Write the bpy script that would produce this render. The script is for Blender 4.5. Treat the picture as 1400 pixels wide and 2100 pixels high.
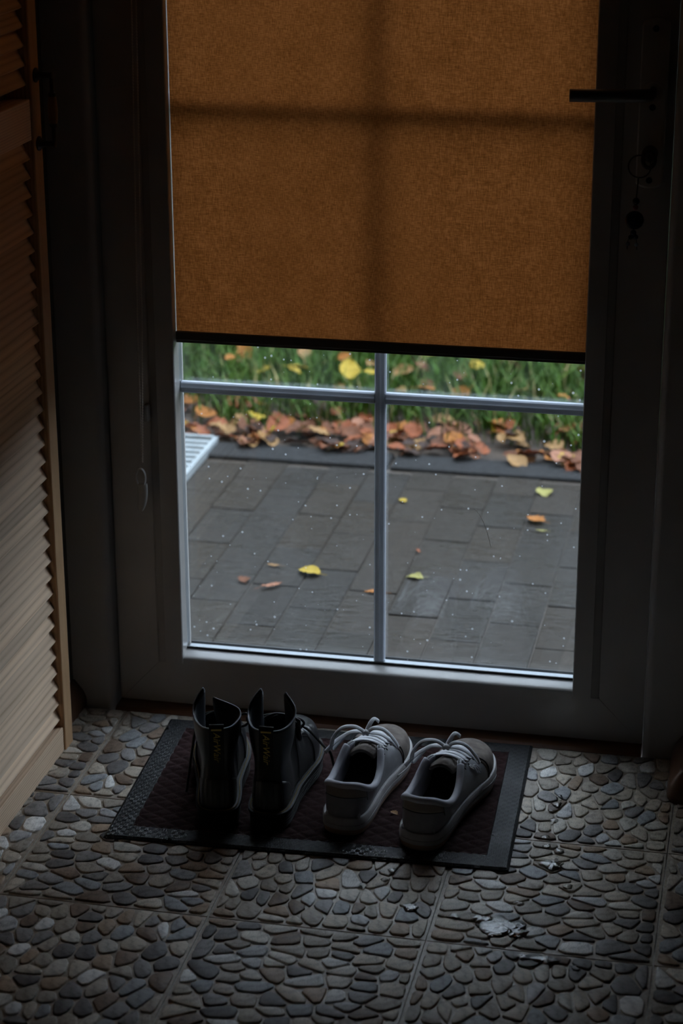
import bpy, bmesh, math, random
from mathutils import Vector, Matrix, noise

random.seed(7)
for o in list(bpy.data.objects):
    bpy.data.objects.remove(o)
SC = bpy.context.scene
COL = SC.collection

# ------------------------------------------------------------------ camera
CAM = Vector((0.99185, -2.39039, 1.49034))
PITCH, YAW, ROLL, FPX = 0.349984, -0.208130, -0.002668, 4291.77
cd = bpy.data.cameras.new('camera')
cd.sensor_fit = 'VERTICAL'
cd.sensor_height = 23.5
cd.sensor_width = 23.5
cd.lens = FPX / 2100.0 * 23.5
cd.clip_start = 0.05
cd.clip_end = 200
cd.dof.use_dof = True
cd.dof.focus_distance = 3.12
cd.dof.aperture_fstop = 2.9
cam = bpy.data.objects.new('camera', cd)
COL.objects.link(cam)
cp, sp, cy_, sy_ = math.cos(PITCH), math.sin(PITCH), math.cos(YAW), math.sin(YAW)
F = Vector((sy_ * cp, cy_ * cp, -sp))
R = Vector((cy_, -sy_, 0))
U = R.cross(F)
c_, s_ = math.cos(ROLL), math.sin(ROLL)
R2 = c_ * R + s_ * U
U2 = -s_ * R + c_ * U
cam.matrix_world = Matrix(((R2.x, U2.x, -F.x, CAM.x), (R2.y, U2.y, -F.y, CAM.y), (R2.z, U2.z, -F.z, CAM.z), (0, 0, 0, 1)))
SC.camera = cam

# ------------------------------------------------------------------ overcast sky
W = bpy.data.worlds.new('overcast_sky')
SC.world = W
W.use_nodes = True
nt = W.node_tree
nt.nodes.clear()
wo = nt.nodes.new('ShaderNodeOutputWorld')
bg = nt.nodes.new('ShaderNodeBackground')
tc = nt.nodes.new('ShaderNodeTexCoord')
sx = nt.nodes.new('ShaderNodeSeparateXYZ')
mr = nt.nodes.new('ShaderNodeMapRange')
mr.inputs[1].default_value = 0.0
mr.inputs[2].default_value = 1.0
mr.inputs[3].default_value = 0.75
mr.inputs[4].default_value = 1.1
mx = nt.nodes.new('ShaderNodeVectorMath')
mx.operation = 'SCALE'
mx.inputs[0].default_value = (0.80, 0.93, 1.12)
nt.links.new(tc.outputs['Generated'], sx.inputs[0])
nt.links.new(sx.outputs[2], mr.inputs[0])
nt.links.new(mr.outputs[0], mx.inputs['Scale'])
nt.links.new(mx.outputs[0], bg.inputs[0])
bg.inputs[1].default_value = 1.0
nt.links.new(bg.outputs[0], wo.inputs[0])

SC.view_settings.view_transform = 'Standard'
SC.view_settings.look = 'None'
SC.view_settings.gamma = 1.0
SC.view_settings.use_curve_mapping = False
SC.view_settings.exposure = 2.58
SC.cycles.use_denoising = True
SC.cycles.max_bounces = 10
SC.cycles.diffuse_bounces = 5
SC.cycles.transparent_max_bounces = 16
SC.cycles.caustics_reflective = True
SC.cycles.caustics_refractive = False

# ------------------------------------------------------------------ materials
MATS = {}


def nodes_of(name):
    m = bpy.data.materials.new(name)
    m.use_nodes = True
    t = m.node_tree
    b = t.nodes['Principled BSDF']
    MATS[name] = m
    return m, t, b


def N(t, kind, **kw):
    n = t.nodes.new(kind)
    for k, v in kw.items():
        setattr(n, k, v)
    return n


def ramp(t, fac, stops):
    r = N(t, 'ShaderNodeValToRGB')
    el = r.color_ramp.elements
    while len(el) > 1:
        el.remove(el[-1])
    el[0].position = stops[0][0]
    el[0].color = (*stops[0][1], 1)
    for p, c in stops[1:]:
        e = el.new(p)
        e.color = (*c, 1)
    t.links.new(fac, r.inputs[0])
    return r.outputs[0]


def coords(t, scale=(1, 1, 1), kind='Object'):
    tc = N(t, 'ShaderNodeTexCoord')
    mp = N(t, 'ShaderNodeMapping')
    mp.inputs['Scale'].default_value = scale
    t.links.new(tc.outputs[kind], mp.inputs[0])
    return mp.outputs[0]


def nz(t, vec, scale, detail=4, rough=.55):
    n = N(t, 'ShaderNodeTexNoise')
    n.inputs['Scale'].default_value = scale
    n.inputs['Detail'].default_value = detail
    n.inputs['Roughness'].default_value = rough
    t.links.new(vec, n.inputs['Vector'])
    return n.outputs[0]


def bump(t, b, h, strength=.3, dist=.002):
    bm = N(t, 'ShaderNodeBump')
    bm.inputs['Strength'].default_value = strength
    bm.inputs['Distance'].default_value = dist
    t.links.new(h, bm.inputs['Height'])
    t.links.new(bm.outputs[0], b.inputs['Normal'])


def plain(name, col, rough=.5, metal=0., var=.15, scale=30., bmp=0., bscale=200., stretch=(1, 1, 1), spec=.5):
    m, t, b = nodes_of(name)
    v = coords(t, stretch)
    n = nz(t, v, scale)
    lo = tuple(c * (1 - var) for c in col)
    hi = tuple(min(1, c * (1 + var)) for c in col)
    t.links.new(ramp(t, n, [(.3, lo), (.7, hi)]), b.inputs['Base Color'])
    b.inputs['Roughness'].default_value = rough
    b.inputs['Metallic'].default_value = metal
    b.inputs['Specular IOR Level'].default_value = spec
    if bmp:
        bump(t, b, nz(t, v, bscale), bmp, .001)
    return m


def toned(name, rough, nscale, veins=.35, bmp=.2, spec=.5, bscale=260., stretch=(1, 1, 1), bdist=.0008, contrast=.5):
    """base colour from the 'tone' colour attribute, broken up by grain"""
    m, t, b = nodes_of(name)
    a = N(t, 'ShaderNodeAttribute', attribute_name='tone')
    v = coords(t, stretch)
    n = nz(t, v, nscale, 6, .65)
    f = ramp(t, n, [(.25, (1 - contrast,) * 3), (.5, (1, 1, 1)), (.8, (1 + contrast * .4,) * 3)])
    mu = N(t, 'ShaderNodeMix', data_type='RGBA', blend_type='MULTIPLY')
    mu.inputs[0].default_value = 1
    t.links.new(a.outputs['Color'], mu.inputs[6])
    t.links.new(f, mu.inputs[7])
    out = mu.outputs[2]
    if veins:
        w = N(t, 'ShaderNodeTexWave')
        w.inputs['Scale'].default_value = nscale * .8
        w.inputs['Distortion'].default_value = 14
        w.inputs['Detail'].default_value = 3
        t.links.new(v, w.inputs['Vector'])
        vr = ramp(t, w.outputs[1], [(0, (.45, .42, .40)), (.14, (1, 1, 1))])
        m2 = N(t, 'ShaderNodeMix', data_type='RGBA', blend_type='MULTIPLY')
        m2.inputs[0].default_value = veins
        t.links.new(out, m2.inputs[6])
        t.links.new(vr, m2.inputs[7])
        out = m2.outputs[2]
    t.links.new(out, b.inputs['Base Color'])
    b.inputs['Roughness'].default_value = rough
    b.inputs['Specular IOR Level'].default_value = spec
    if bmp:
        bump(t, b, nz(t, v, bscale), bmp, bdist)
    return m


def wood(name, light, dark, axis='Y', rough=.45, scale=1.0):
    m, t, b = nodes_of(name)
    tc = N(t, 'ShaderNodeTexCoord')
    oi = N(t, 'ShaderNodeObjectInfo')
    sc = {'Y': (34, 1.7, 34), 'Z': (40, 40, 1.8), 'X': (1.8, 40, 40)}[axis]
    mp = N(t, 'ShaderNodeMapping')
    mp.inputs['Scale'].default_value = tuple(s * scale for s in sc)
    ml = N(t, 'ShaderNodeMath', operation='MULTIPLY')
    ml.inputs[1].default_value = 37.0
    t.links.new(oi.outputs['Random'], ml.inputs[0])
    cx = N(t, 'ShaderNodeCombineXYZ')
    for i in range(3):
        t.links.new(ml.outputs[0], cx.inputs[i])
    ad = N(t, 'ShaderNodeVectorMath', operation='ADD')
    t.links.new(tc.outputs['Object'], mp.inputs[0])
    t.links.new(mp.outputs[0], ad.inputs[0])
    t.links.new(cx.outputs[0], ad.inputs[1])
    w = N(t, 'ShaderNodeTexWave', wave_type='RINGS', rings_direction=axis)
    w.inputs['Scale'].default_value = 2.6
    w.inputs['Distortion'].default_value = 3.5
    w.inputs['Detail'].default_value = 2
    w.inputs['Detail Scale'].default_value = .6
    t.links.new(ad.outputs[0], w.inputs['Vector'])
    n = nz(t, ad.outputs[0], 3.0, 6, .6)
    mixf = N(t, 'ShaderNodeMath', operation='MULTIPLY_ADD')
    mixf.inputs[1].default_value = .55
    t.links.new(w.outputs[1], mixf.inputs[0])
    h = N(t, 'ShaderNodeMath', operation='MULTIPLY')
    h.inputs[1].default_value = .45
    t.links.new(n, h.inputs[0])
    t.links.new(h.outputs[0], mixf.inputs[2])
    mid = tuple((a * .75 + c * .25) for a, c in zip(light, dark))
    colr = ramp(t, mixf.outputs[0], [(.12, dark), (.3, mid), (.62, light), (.9, tuple(min(1, c * 1.1) for c in light))])
    hs = N(t, 'ShaderNodeHueSaturation')
    vv = N(t, 'ShaderNodeMapRange')
    vv.inputs[3].default_value = .82
    vv.inputs[4].default_value = 1.12
    t.links.new(oi.outputs['Random'], vv.inputs[0])
    t.links.new(vv.outputs[0], hs.inputs['Value'])
    t.links.new(colr, hs.inputs['Color'])
    t.links.new(hs.outputs[0], b.inputs['Base Color'])
    b.inputs['Roughness'].default_value = rough
    b.inputs['Specular IOR Level'].default_value = .25
    bump(t, b, mixf.outputs[0], .12, .001)
    return m


def glass(name, specks, ior=1.5):
    m = bpy.data.materials.new(name)
    MATS[name] = m
    m.use_nodes = True
    t = m.node_tree
    t.nodes.clear()
    o = N(t, 'ShaderNodeOutputMaterial')
    tr = N(t, 'ShaderNodeBsdfTransparent')
    tr.inputs[0].default_value = (.985, .992, .988, 1)
    gl = N(t, 'ShaderNodeBsdfGlossy')
    gl.inputs['Roughness'].default_value = 0.0
    fr = N(t, 'ShaderNodeFresnel')
    # no refraction here, so both faces of the pane reflect like air-to-glass
    ge = N(t, 'ShaderNodeNewGeometry')
    io = N(t, 'ShaderNodeMapRange')
    io.inputs[3].default_value = ior
    io.inputs[4].default_value = 1 / ior
    t.links.new(ge.outputs['Backfacing'], io.inputs[0])
    t.links.new(io.outputs[0], fr.inputs[0])
    mi = N(t, 'ShaderNodeMixShader')
    t.links.new(fr.outputs[0], mi.inputs[0])
    t.links.new(tr.outputs[0], mi.inputs[1])
    t.links.new(gl.outputs[0], mi.inputs[2])
    last = mi.outputs[0]
    if specks:
        v = coords(t, (1, 1, 1))
        vo = N(t, 'ShaderNodeTexVoronoi')
        vo.inputs['Scale'].default_value = 95
        t.links.new(v, vo.inputs['Vector'])
        sel = N(t, 'ShaderNodeSeparateColor')
        t.links.new(vo.outputs['Color'], sel.inputs[0])
        size = N(t, 'ShaderNodeMapRange')
        size.inputs[1].default_value = .80
        size.inputs[2].default_value = 1.0
        size.inputs[3].default_value = 0.0
        size.inputs[4].default_value = .21
        t.links.new(sel.outputs[0], size.inputs[0])
        lt = N(t, 'ShaderNodeMath', operation='LESS_THAN')
        t.links.new(vo.outputs['Distance'], lt.inputs[0])
        t.links.new(size.outputs[0], lt.inputs[1])
        # faint dirty film in smears
        film = ramp(t, nz(t, coords(t, (7, 7, 2.2)), 1.4, 7, .62), [(.47, (0, 0, 0)), (.75, (.022, .022, .022))])
        am = N(t, 'ShaderNodeMath', operation='MULTIPLY_ADD')
        am.inputs[1].default_value = .42
        t.links.new(lt.outputs[0], am.inputs[0])
        t.links.new(film, am.inputs[2])
        di = N(t, 'ShaderNodeBsdfDiffuse')
        di.inputs[0].default_value = (.8, .84, .88, 1)
        tl = N(t, 'ShaderNodeBsdfTranslucent')
        tl.inputs[0].default_value = (.8, .84, .88, 1)
        dm = N(t, 'ShaderNodeMixShader')
        dm.inputs[0].default_value = .5
        t.links.new(di.outputs[0], dm.inputs[1])
        t.links.new(tl.outputs[0], dm.inputs[2])
        m2 = N(t, 'ShaderNodeMixShader')
        t.links.new(am.outputs[0], m2.inputs[0])
        t.links.new(last, m2.inputs[1])
        t.links.new(dm.outputs[0], m2.inputs[2])
        last = m2.outputs[0]
    t.links.new(last, o.inputs[0])
    return m


def fabric_blind():
    m = bpy.data.materials.new('blind_fabric')
    MATS['blind_fabric'] = m
    m.use_nodes = True
    t = m.node_tree
    t.nodes.clear()
    o = N(t, 'ShaderNodeOutputMaterial')
    a = nz(t, coords(t, (900, 900, 110)), 1.0, 3, .6)
    b = nz(t, coords(t, (110, 900, 900)), 1.0, 3, .6)
    c = nz(t, coords(t, (22, 22, 22)), 1.0, 4, .6)
    s = N(t, 'ShaderNodeMath', operation='ADD')
    t.links.new(a, s.inputs[0])
    t.links.new(b, s.inputs[1])
    s2 = N(t, 'ShaderNodeMath', operation='MULTIPLY_ADD')
    s2.inputs[1].default_value = .42
    c2 = N(t, 'ShaderNodeMath', operation='MULTIPLY')
    c2.inputs[1].default_value = .16
    t.links.new(c, c2.inputs[0])
    t.links.new(s.outputs[0], s2.inputs[0])
    t.links.new(c2.outputs[0], s2.inputs[2])
    col = ramp(t, s2.outputs[0], [(.36, (.105, .032, .0060)), (.5, (.192, .063, .0150)), (.62, (.285, .100, .027))])
    tl = N(t, 'ShaderNodeBsdfTranslucent')
    di = N(t, 'ShaderNodeBsdfDiffuse')
    t.links.new(col, tl.inputs[0])
    t.links.new(col, di.inputs[0])
    mi = N(t, 'ShaderNodeMixShader')
    mi.inputs[0].default_value = .45
    t.links.new(di.outputs[0], mi.inputs[1])
    t.links.new(tl.outputs[0], mi.inputs[2])
    t.links.new(mi.outputs[0], o.inputs[0])


plain('upvc', (.46, .445, .43), .24, var=.05, scale=9, bmp=.02)
plain('gasket', (.012, .012, .013), .5)
plain('aluminium', (.36, .39, .42), .35, metal=.6, var=.05)
plain('muntin_paint', (.56, .60, .68), .30, var=.05)
plain('wall_paint', (.15, .143, .132), .85, var=.06, scale=14, bmp=.15, bscale=120)
plain('ceiling_paint', (.28, .27, .26), .9, var=.04)
plain('skirting_wood', (.10, .045, .022), .35, var=.3, scale=20, stretch=(1, .1, 1))
plain('threshold_wood', (.14, .055, .022), .4, var=.3, scale=30, stretch=(.1, 1, 1))
plain('dark_rail', (.060, .048, .042), .5, var=.1)
plain('handle_metal', (.16, .15, .145), .38, metal=.8, var=.1)
plain('plate_metal', (.52, .50, .47), .35, var=.05)
plain('screw_metal', (.05, .05, .05), .5, metal=.8)
plain('black_iron', (.012, .011, .011), .45, var=.2)
plain('grip_wood', (.20, .11, .05), .35, var=.2, stretch=(6, 6, 1))
plain('chain_plastic', (.55, .52, .47), .4, var=.05)
plain('weight_plastic', (.50, .49, .47), .22, var=.05)
plain('exterior_plaster', (.55, .53, .48), .9, var=.08, bmp=.3)
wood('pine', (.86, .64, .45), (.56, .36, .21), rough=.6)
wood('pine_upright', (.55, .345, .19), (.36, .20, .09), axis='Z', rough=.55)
glass('glass_inner', False)
glass('glass_outer', True, 1.8)
fabric_blind()
toned('stone', .45, 95, veins=.40, bmp=.3, spec=.12, contrast=.65)
plain('tile_bed', (.34, .285, .225), .5, var=.25, scale=160, bmp=.2)
plain('grout', (.42, .39, .35), .75, var=.2, scale=140, bmp=.3)
plain('rubber', (.012, .013, .014), .45, var=.3, scale=60, spec=.22)
plain('outer_rubber', (.02, .02, .021), .5)
plain('carpet', (.024, .0095, .0095), .95, var=.55, scale=500, bmp=.8, bscale=900, spec=.15)
# boots
plain('boot_leather', (.0085, .009, .0115), .33, var=.3, scale=40, bmp=.14, bscale=500, spec=.45)
plain('boot_lining', (.030, .033, .040), .55, var=.2, bmp=.1)
plain('boot_binding_highlight', (.20, .22, .26), .25, var=.2)  # black leather rim; the sky's bluish highlight is put into its colour
plain('boot_sole', (.006, .006, .0065), .60, var=.2, spec=.18)
plain('boot_thread', (.22, .15, .045), .8)
plain('boot_lace', (.010, .010, .011), .65, bmp=.4, bscale=1500)
plain('loop_fabric', (.012, .012, .012), .7)
plain('loop_gold', (.62, .45, .10), .5)
plain('eyelet_metal', (.30, .30, .31), .35, metal=.9)
# sneakers
plain('sneaker_leather', (.215, .215, .23), .42, var=.14, scale=60, bmp=.12, bscale=600)
plain('sneaker_suede', (.145, .122, .108), .92, var=.32, scale=70, bmp=.35, bscale=1200, spec=.2)
plain('sneaker_tab', (.27, .225, .19), .6, var=.1)
plain('sneaker_lining', (.42, .42, .46), .75, var=.1, bmp=.2, bscale=900)
plain('sneaker_sole', (.36, .345, .345), .48, var=.16, scale=50)
plain('sneaker_gum', (.30, .20, .14), .55, var=.15)
plain('sneaker_lace', (.74, .75, .78), .8, var=.08, bmp=.35, bscale=1500)
plain('sneaker_insole', (.03, .03, .032), .9)
plain('emblem_rubber', (.62, .62, .64), .35)
plain('slot_dark', (.008, .008, .008), .7)
# keys
plain('key_metal', (.10, .095, .09), .35, metal=.9)
plain('cord_black', (.01, .01, .01), .7)
plain('bead_green', (.01, .022, .016), .25)
plain('bead_red', (.16, .008, .010), .3)
plain('bead_blue', (.006, .014, .065), .12)
plain('bead_pale', (.32, .40, .50), .15)
# outside
toned('paver', .36, 60, veins=0, bmp=.5, spec=.15, bscale=420, bdist=.0015, contrast=.35)
plain('joint_sand', (.062, .046, .033), .55, var=.35, scale=90, bmp=.3)
plain('kerb_concrete', (.026, .0255, .026), .6, var=.2, scale=60, bmp=.3, spec=.12)
plain('soil', (.045, .028, .017), .8, var=.5, scale=40, bmp=.6)
plain('lawn_ground', (.030, .055, .012), .9, var=.4, scale=25)
toned('grass', .5, 40, veins=0, bmp=0, spec=.15, contrast=.3)
plain('sky_block_leaf', (.020, .036, .012), .7, var=.6, scale=14, bmp=.8, bscale=40)  # only on the unseen hedges added to block the sky
plain('galvanised', (.42, .46, .48), .42, metal=.35, var=.12)
for nm, cc in dict(leaf_yellow=(.44, .30, .03), leaf_lime=(.30, .27, .075), leaf_brown=(.14, .046, .016), leaf_russet=(.26, .070, .022),
                   leaf_pink=(.32, .14, .08), leaf_tan=(.30, .165, .06), leaf_dark=(.045, .022, .015), leaf_orange=(.36, .13, .02)).items():
    plain(nm, cc, .55, var=.45, scale=60, bmp=.3, bscale=150, spec=.25)


def extra_materials():
    # water: clear film with air-to-water reflection, ripples in the geometry
    m = bpy.data.materials.new('water')
    MATS['water'] = m
    m.use_nodes = True
    t = m.node_tree
    t.nodes.clear()
    o = N(t, 'ShaderNodeOutputMaterial')
    tr_ = N(t, 'ShaderNodeBsdfTransparent')
    tr_.inputs[0].default_value = (.93, .95, .96, 1)
    gl = N(t, 'ShaderNodeBsdfGlossy')
    gl.inputs['Roughness'].default_value = .06
    fr = N(t, 'ShaderNodeFresnel')
    fr.inputs[0].default_value = 1.65
    bmn = N(t, 'ShaderNodeBump')
    bmn.inputs['Strength'].default_value = 1.0
    bmn.inputs['Distance'].default_value = .0013
    t.links.new(nz(t, coords(t), 170, 3, .5), bmn.inputs['Height'])
    t.links.new(bmn.outputs[0], fr.inputs['Normal'])
    t.links.new(bmn.outputs[0], gl.inputs['Normal'])
    mi = N(t, 'ShaderNodeMixShader')
    t.links.new(fr.outputs[0], mi.inputs[0])
    t.links.new(tr_.outputs[0], mi.inputs[1])
    t.links.new(gl.outputs[0], mi.inputs[2])
    t.links.new(mi.outputs[0], o.inputs[0])
    # rubber border with a basket weave of short raised ribs
    m = MATS['rubber']
    t = m.node_tree
    b = t.nodes['Principled BSDF']
    v = coords(t, (1, 1, 1))
    ck = N(t, 'ShaderNodeTexChecker')
    ck.inputs['Scale'].default_value = 150
    t.links.new(v, ck.inputs[0])
    wx = N(t, 'ShaderNodeTexWave', bands_direction='X')
    wy = N(t, 'ShaderNodeTexWave', bands_direction='Y')
    for w in (wx, wy):
        w.inputs['Scale'].default_value = 150
        t.links.new(v, w.inputs['Vector'])
    mxn = N(t, 'ShaderNodeMix', data_type='FLOAT')
    t.links.new(ck.outputs[1], mxn.inputs[0])
    t.links.new(wx.outputs[1], mxn.inputs[2])
    t.links.new(wy.outputs[1], mxn.inputs[3])
    bump(t, b, mxn.outputs[0], .6, .0006)
    wet = ramp(t, nz(t, v, 14, 5, .6), [(.50, (.50, .50, .50)), (.68, (.14, .14, .14))])
    t.links.new(wet, b.inputs['Roughness'])
    # wet streaks on the paving
    m = MATS['paver']
    t = m.node_tree
    b = t.nodes['Principled BSDF']
    g = N(t, 'ShaderNodeNewGeometry')
    mp = N(t, 'ShaderNodeMapping')
    mp.inputs['Scale'].default_value = (5, 9, 5)
    t.links.new(g.outputs['Position'], mp.inputs[0])
    wn = nz(t, mp.outputs[0], 1.0, 7, .65)
    wr = ramp(t, wn, [(.42, (.55, .55, .55)), (.60, (.10, .10, .10))])
    t.links.new(wr, b.inputs['Roughness'])
    mp2 = N(t, 'ShaderNodeMapping')
    mp2.inputs['Scale'].default_value = (28, 75, 28)
    t.links.new(g.outputs['Position'], mp2.inputs[0])
    wv = nz(t, mp2.outputs[0], 1.0, 3, .6)
    bn = [x for x in t.nodes if x.type == 'BUMP'][0]
    b2 = N(t, 'ShaderNodeBump')
    b2.inputs['Distance'].default_value = .006
    ws = ramp(t, wn, [(.42, (.0, .0, .0)), (.60, (.7, .7, .7))])
    t.links.new(ws, b2.inputs['Strength'])
    t.links.new(wv, b2.inputs['Height'])
    t.links.new(bn.outputs[0], b2.inputs['Normal'])
    t.links.new(b2.outputs[0], b.inputs['Normal'])


extra_materials()


# ------------------------------------------------------------------ mesh helpers
def link(name, me, mat=None, parent=None, smooth=False):
    o = bpy.data.objects.new(name, me)
    COL.objects.link(o)
    if mat:
        me.materials.append(MATS[mat])
    if smooth:
        for p in me.polygons:
            p.use_smooth = True
    if parent:
        o.parent = parent
    return o


def mesh(name, V, Fc, mat=None, parent=None, smooth=False, tone=None):
    me = bpy.data.meshes.new(name)
    me.from_pydata([tuple(v) for v in V], [], Fc)
    me.update()
    if tone is not None:
        a = me.color_attributes.new('tone', 'FLOAT_COLOR', 'POINT')
        if len(tone) == len(V):
            flat = [c for k in tone for c in (*k, 1)]
        else:
            flat = [c for k in V for c in (*tone, 1)]
        a.data.foreach_set('color', flat)
    return link(name, me, mat, parent, smooth)


def empty(name, loc=(0, 0, 0), rz=0, parent=None):
    o = bpy.data.objects.new(name, None)
    o.empty_display_size = .05
    COL.objects.link(o)
    o.location = loc
    o.rotation_euler = (0, 0, rz)
    if parent:
        o.parent = parent
    return o


def tag(o, label=None, cat=None, group=None, kind=None):
    if label:
        o['label'] = label
    if cat:
        o['category'] = cat
    if group:
        o['group'] = group
    if kind:
        o['kind'] = kind
    return o


def boxes(bl, bev=0, segs=2):
    """bl: list of (x0,x1,y0,y1,z0,z1) -> V,F"""
    bm = bmesh.new()
    for x0, x1, y0, y1, z0, z1 in bl:
        vs = [bm.verts.new(p) for p in ((x0, y0, z0), (x1, y0, z0), (x1, y1, z0), (x0, y1, z0), (x0, y0, z1), (x1, y0, z1), (x1, y1, z1), (x0, y1, z1))]
        for f in ((0, 3, 2, 1), (4, 5, 6, 7), (0, 1, 5, 4), (1, 2, 6, 5), (2, 3, 7, 6), (3, 0, 4, 7)):
            bm.faces.new([vs[i] for i in f])
    if bev:
        bmesh.ops.bevel(bm, geom=bm.edges[:], offset=bev, segments=segs, profile=.5, affect='EDGES')
    return bm


def box(name, b, mat, parent=None, bev=0, segs=2):
    bm = boxes([b], bev, segs)
    me = bpy.data.meshes.new(name)
    bm.to_mesh(me)
    bm.free()
    return link(name, me, mat, parent)


def prism(name, prof, axis, a0, a1, mat, parent=None, smooth=False):
    """closed 2-D profile extruded along axis; profile coords are the two other axes in order"""
    def P(u, v, w):
        return {'X': (w, u, v), 'Y': (u, w, v), 'Z': (u, v, w)}[axis]
    n = len(prof)
    V = [P(u, v, a0) for u, v in prof] + [P(u, v, a1) for u, v in prof]
    Fc = [(i, (i + 1) % n, n + (i + 1) % n, n + i) for i in range(n)] + [tuple(range(n))[::-1], tuple(range(n, 2 * n))]
    o = mesh(name, V, Fc, mat, parent)
    bm = bmesh.new()
    bm.from_mesh(o.data)
    bmesh.ops.recalc_face_normals(bm, faces=bm.faces[:])
    bm.to_mesh(o.data)
    bm.free()
    if smooth:
        for p in o.data.polygons:
            p.use_smooth = len(p.vertices) == 4
        o.data.set_sharp_from_angle(angle=math.radians(40))
    return o


def catmull(pts, n, closed=False):
    pts = [Vector(p) for p in pts]
    m = len(pts)
    out = []
    segs = m if closed else m - 1
    for i in range(segs):
        if closed:
            p0, p1, p2, p3 = pts[(i - 1) % m], pts[i], pts[(i + 1) % m], pts[(i + 2) % m]
        else:
            p0, p1, p2, p3 = pts[max(i - 1, 0)], pts[i], pts[i + 1], pts[min(i + 2, m - 1)]
        for k in range(n):
            t = k / n
            out.append(.5 * ((2 * p1) + (p2 - p0) * t + (2 * p0 - 5 * p1 + 4 * p2 - p3) * t * t + (3 * p1 - p0 - 3 * p2 + p3) * t ** 3))
    if not closed:
        out.append(pts[-1])
    return out


def sweep_data(pts, rw, rh=None, sides=8, up=Vector((0, 0, 1)), closed=False, taper=None, V=None, Fc=None):
    """elliptical tube along pts; rw = half width, rh = half height (towards up)"""
    rh = rh or rw
    V = [] if V is None else V
    Fc = [] if Fc is None else Fc
    b = len(V)
    pts = [Vector(p) for p in pts]
    n = len(pts)
    side_prev = None
    for i, p in enumerate(pts):
        if closed:
            t = pts[(i + 1) % n] - pts[i - 1]
        else:
            t = pts[min(i + 1, n - 1)] - pts[max(i - 1, 0)]
        t.normalize()
        s = t.cross(up)
        if s.length < .15 and side_prev is not None:
            s = side_prev - t * side_prev.dot(t)
        if s.length < 1e-5:
            s = t.cross(Vector((1, .3, 0)))
        s.normalize()
        if side_prev is not None and s.dot(side_prev) < 0:
            s = -s
        side_prev = s
        u = s.cross(t)
        k = taper(i / (n - 1)) if taper else 1
        for j in range(sides):
            a = 2 * math.pi * j / sides
            V.append(p + s * (math.cos(a) * rw * k) + u * (math.sin(a) * rh * k))
    rings = n if closed else n - 1
    for i in range(rings):
        for j in range(sides):
            a0, a1 = b + i * sides + j, b + i * sides + (j + 1) % sides
            c0, c1 = b + ((i + 1) % n) * sides + j, b + ((i + 1) % n) * sides + (j + 1) % sides
            Fc.append((a0, a1, c1, c0))
    if not closed:
        Fc.append(tuple(b + j for j in range(sides))[::-1])
        Fc.append(tuple(b + (n - 1) * sides + j for j in range(sides)))
    return V, Fc


def sweep(name, pts, rw, rh=None, mat=None, parent=None, sides=8, up=Vector((0, 0, 1)), closed=False, taper=None):
    V, Fc = sweep_data(pts, rw, rh, sides, up, closed, taper)
    return mesh(name, V, Fc, mat, parent, True)


def lathe(name, prof, mat, parent=None, axis=Vector((0, 0, 1)), origin=(0, 0, 0), n=20):
    """prof: (radius, height along axis)"""
    axis = Vector(axis).normalized()
    a = axis.orthogonal().normalized()
    b = axis.cross(a)
    O = Vector(origin)
    V, Fc = [], []
    for r, h in prof:
        for k in range(n):
            th = 2 * math.pi * k / n
            V.append(O + axis * h + (a * math.cos(th) + b * math.sin(th)) * max(r, 1e-5))
    for i in range(len(prof) - 1):
        for k in range(n):
            Fc.append((i * n + k, i * n + (k + 1) % n, (i + 1) * n + (k + 1) % n, (i + 1) * n + k))
    Fc.append(tuple(range(n))[::-1])
    Fc.append(tuple((len(prof) - 1) * n + k for k in range(n)))
    o = mesh(name, V, Fc, mat, parent, True)
    o.data.set_sharp_from_angle(angle=math.radians(45))
    return o


def sph(r, n=8):
    return [(r * math.sin(math.pi * i / n), -r * math.cos(math.pi * i / n)) for i in range(n + 1)]


def unproject(px, py, z):
    d = R2 * ((px - 700) / FPX) - U2 * ((py - 1050) / FPX) + F
    return CAM + d * ((z - CAM.z) / d.z)


# ================================================================== SETTING
XL, XR = -0.094, 0.909      # faces of the door reveal
YF = 0.603                  # inner face of the door frame
YS = 0.470                  # where the right-hand reveal ends
GZ = -0.06                  # level of the paving outside

floor = box('floor', (XL, 2.2, -3.4, YF, -.05, -.004), 'tile_bed')
tag(floor, kind='structure')
tag(box('ceiling', (-.3, 2.3, -3.5, .75, 2.45, 2.55), 'ceiling_paint'), kind='structure')
tag(box('wall_left', (-.25, XL, -3.4, .80, GZ, 2.45), 'wall_paint'), kind='structure')
tag(box('wall_back', (-.25, 2.3, -3.5, -3.4, GZ, 2.45), 'wall_paint'), kind='structure')
tag(box('wall_right', (2.2, 2.3, -3.4, .80, GZ, 2.45), 'wall_paint'), kind='structure')
bm = boxes([(XR, 2.2, YS, .80, GZ, 2.45)], .004, 2)
for b_ in [(XL, XR, YF + .002, .80, 2.12, 2.45)]:
    bb = boxes([b_])
    me_ = bpy.data.meshes.new('t')
    bb.to_mesh(me_)
    bb.free()
    bm.from_mesh(me_)
me_ = bpy.data.meshes.new('wall_front')
bm.to_mesh(me_)
bm.free()
tag(link('wall_front', me_, 'wall_paint'), kind='structure')

# skirting: a moulded profile, thick at the foot, rounded at the top
SK = [(0, 0), (.021, 0), (.022, .010), (.021, .018), (.017, .028), (.011, .036), (.006, .042), (.003, .046), (0, .047)]
bl = prism('baseboard_left', [(XL + u, v) for u, v in SK], 'Y', .472, YF, 'skirting_wood', None, True)
tag(bl, kind='structure')


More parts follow.
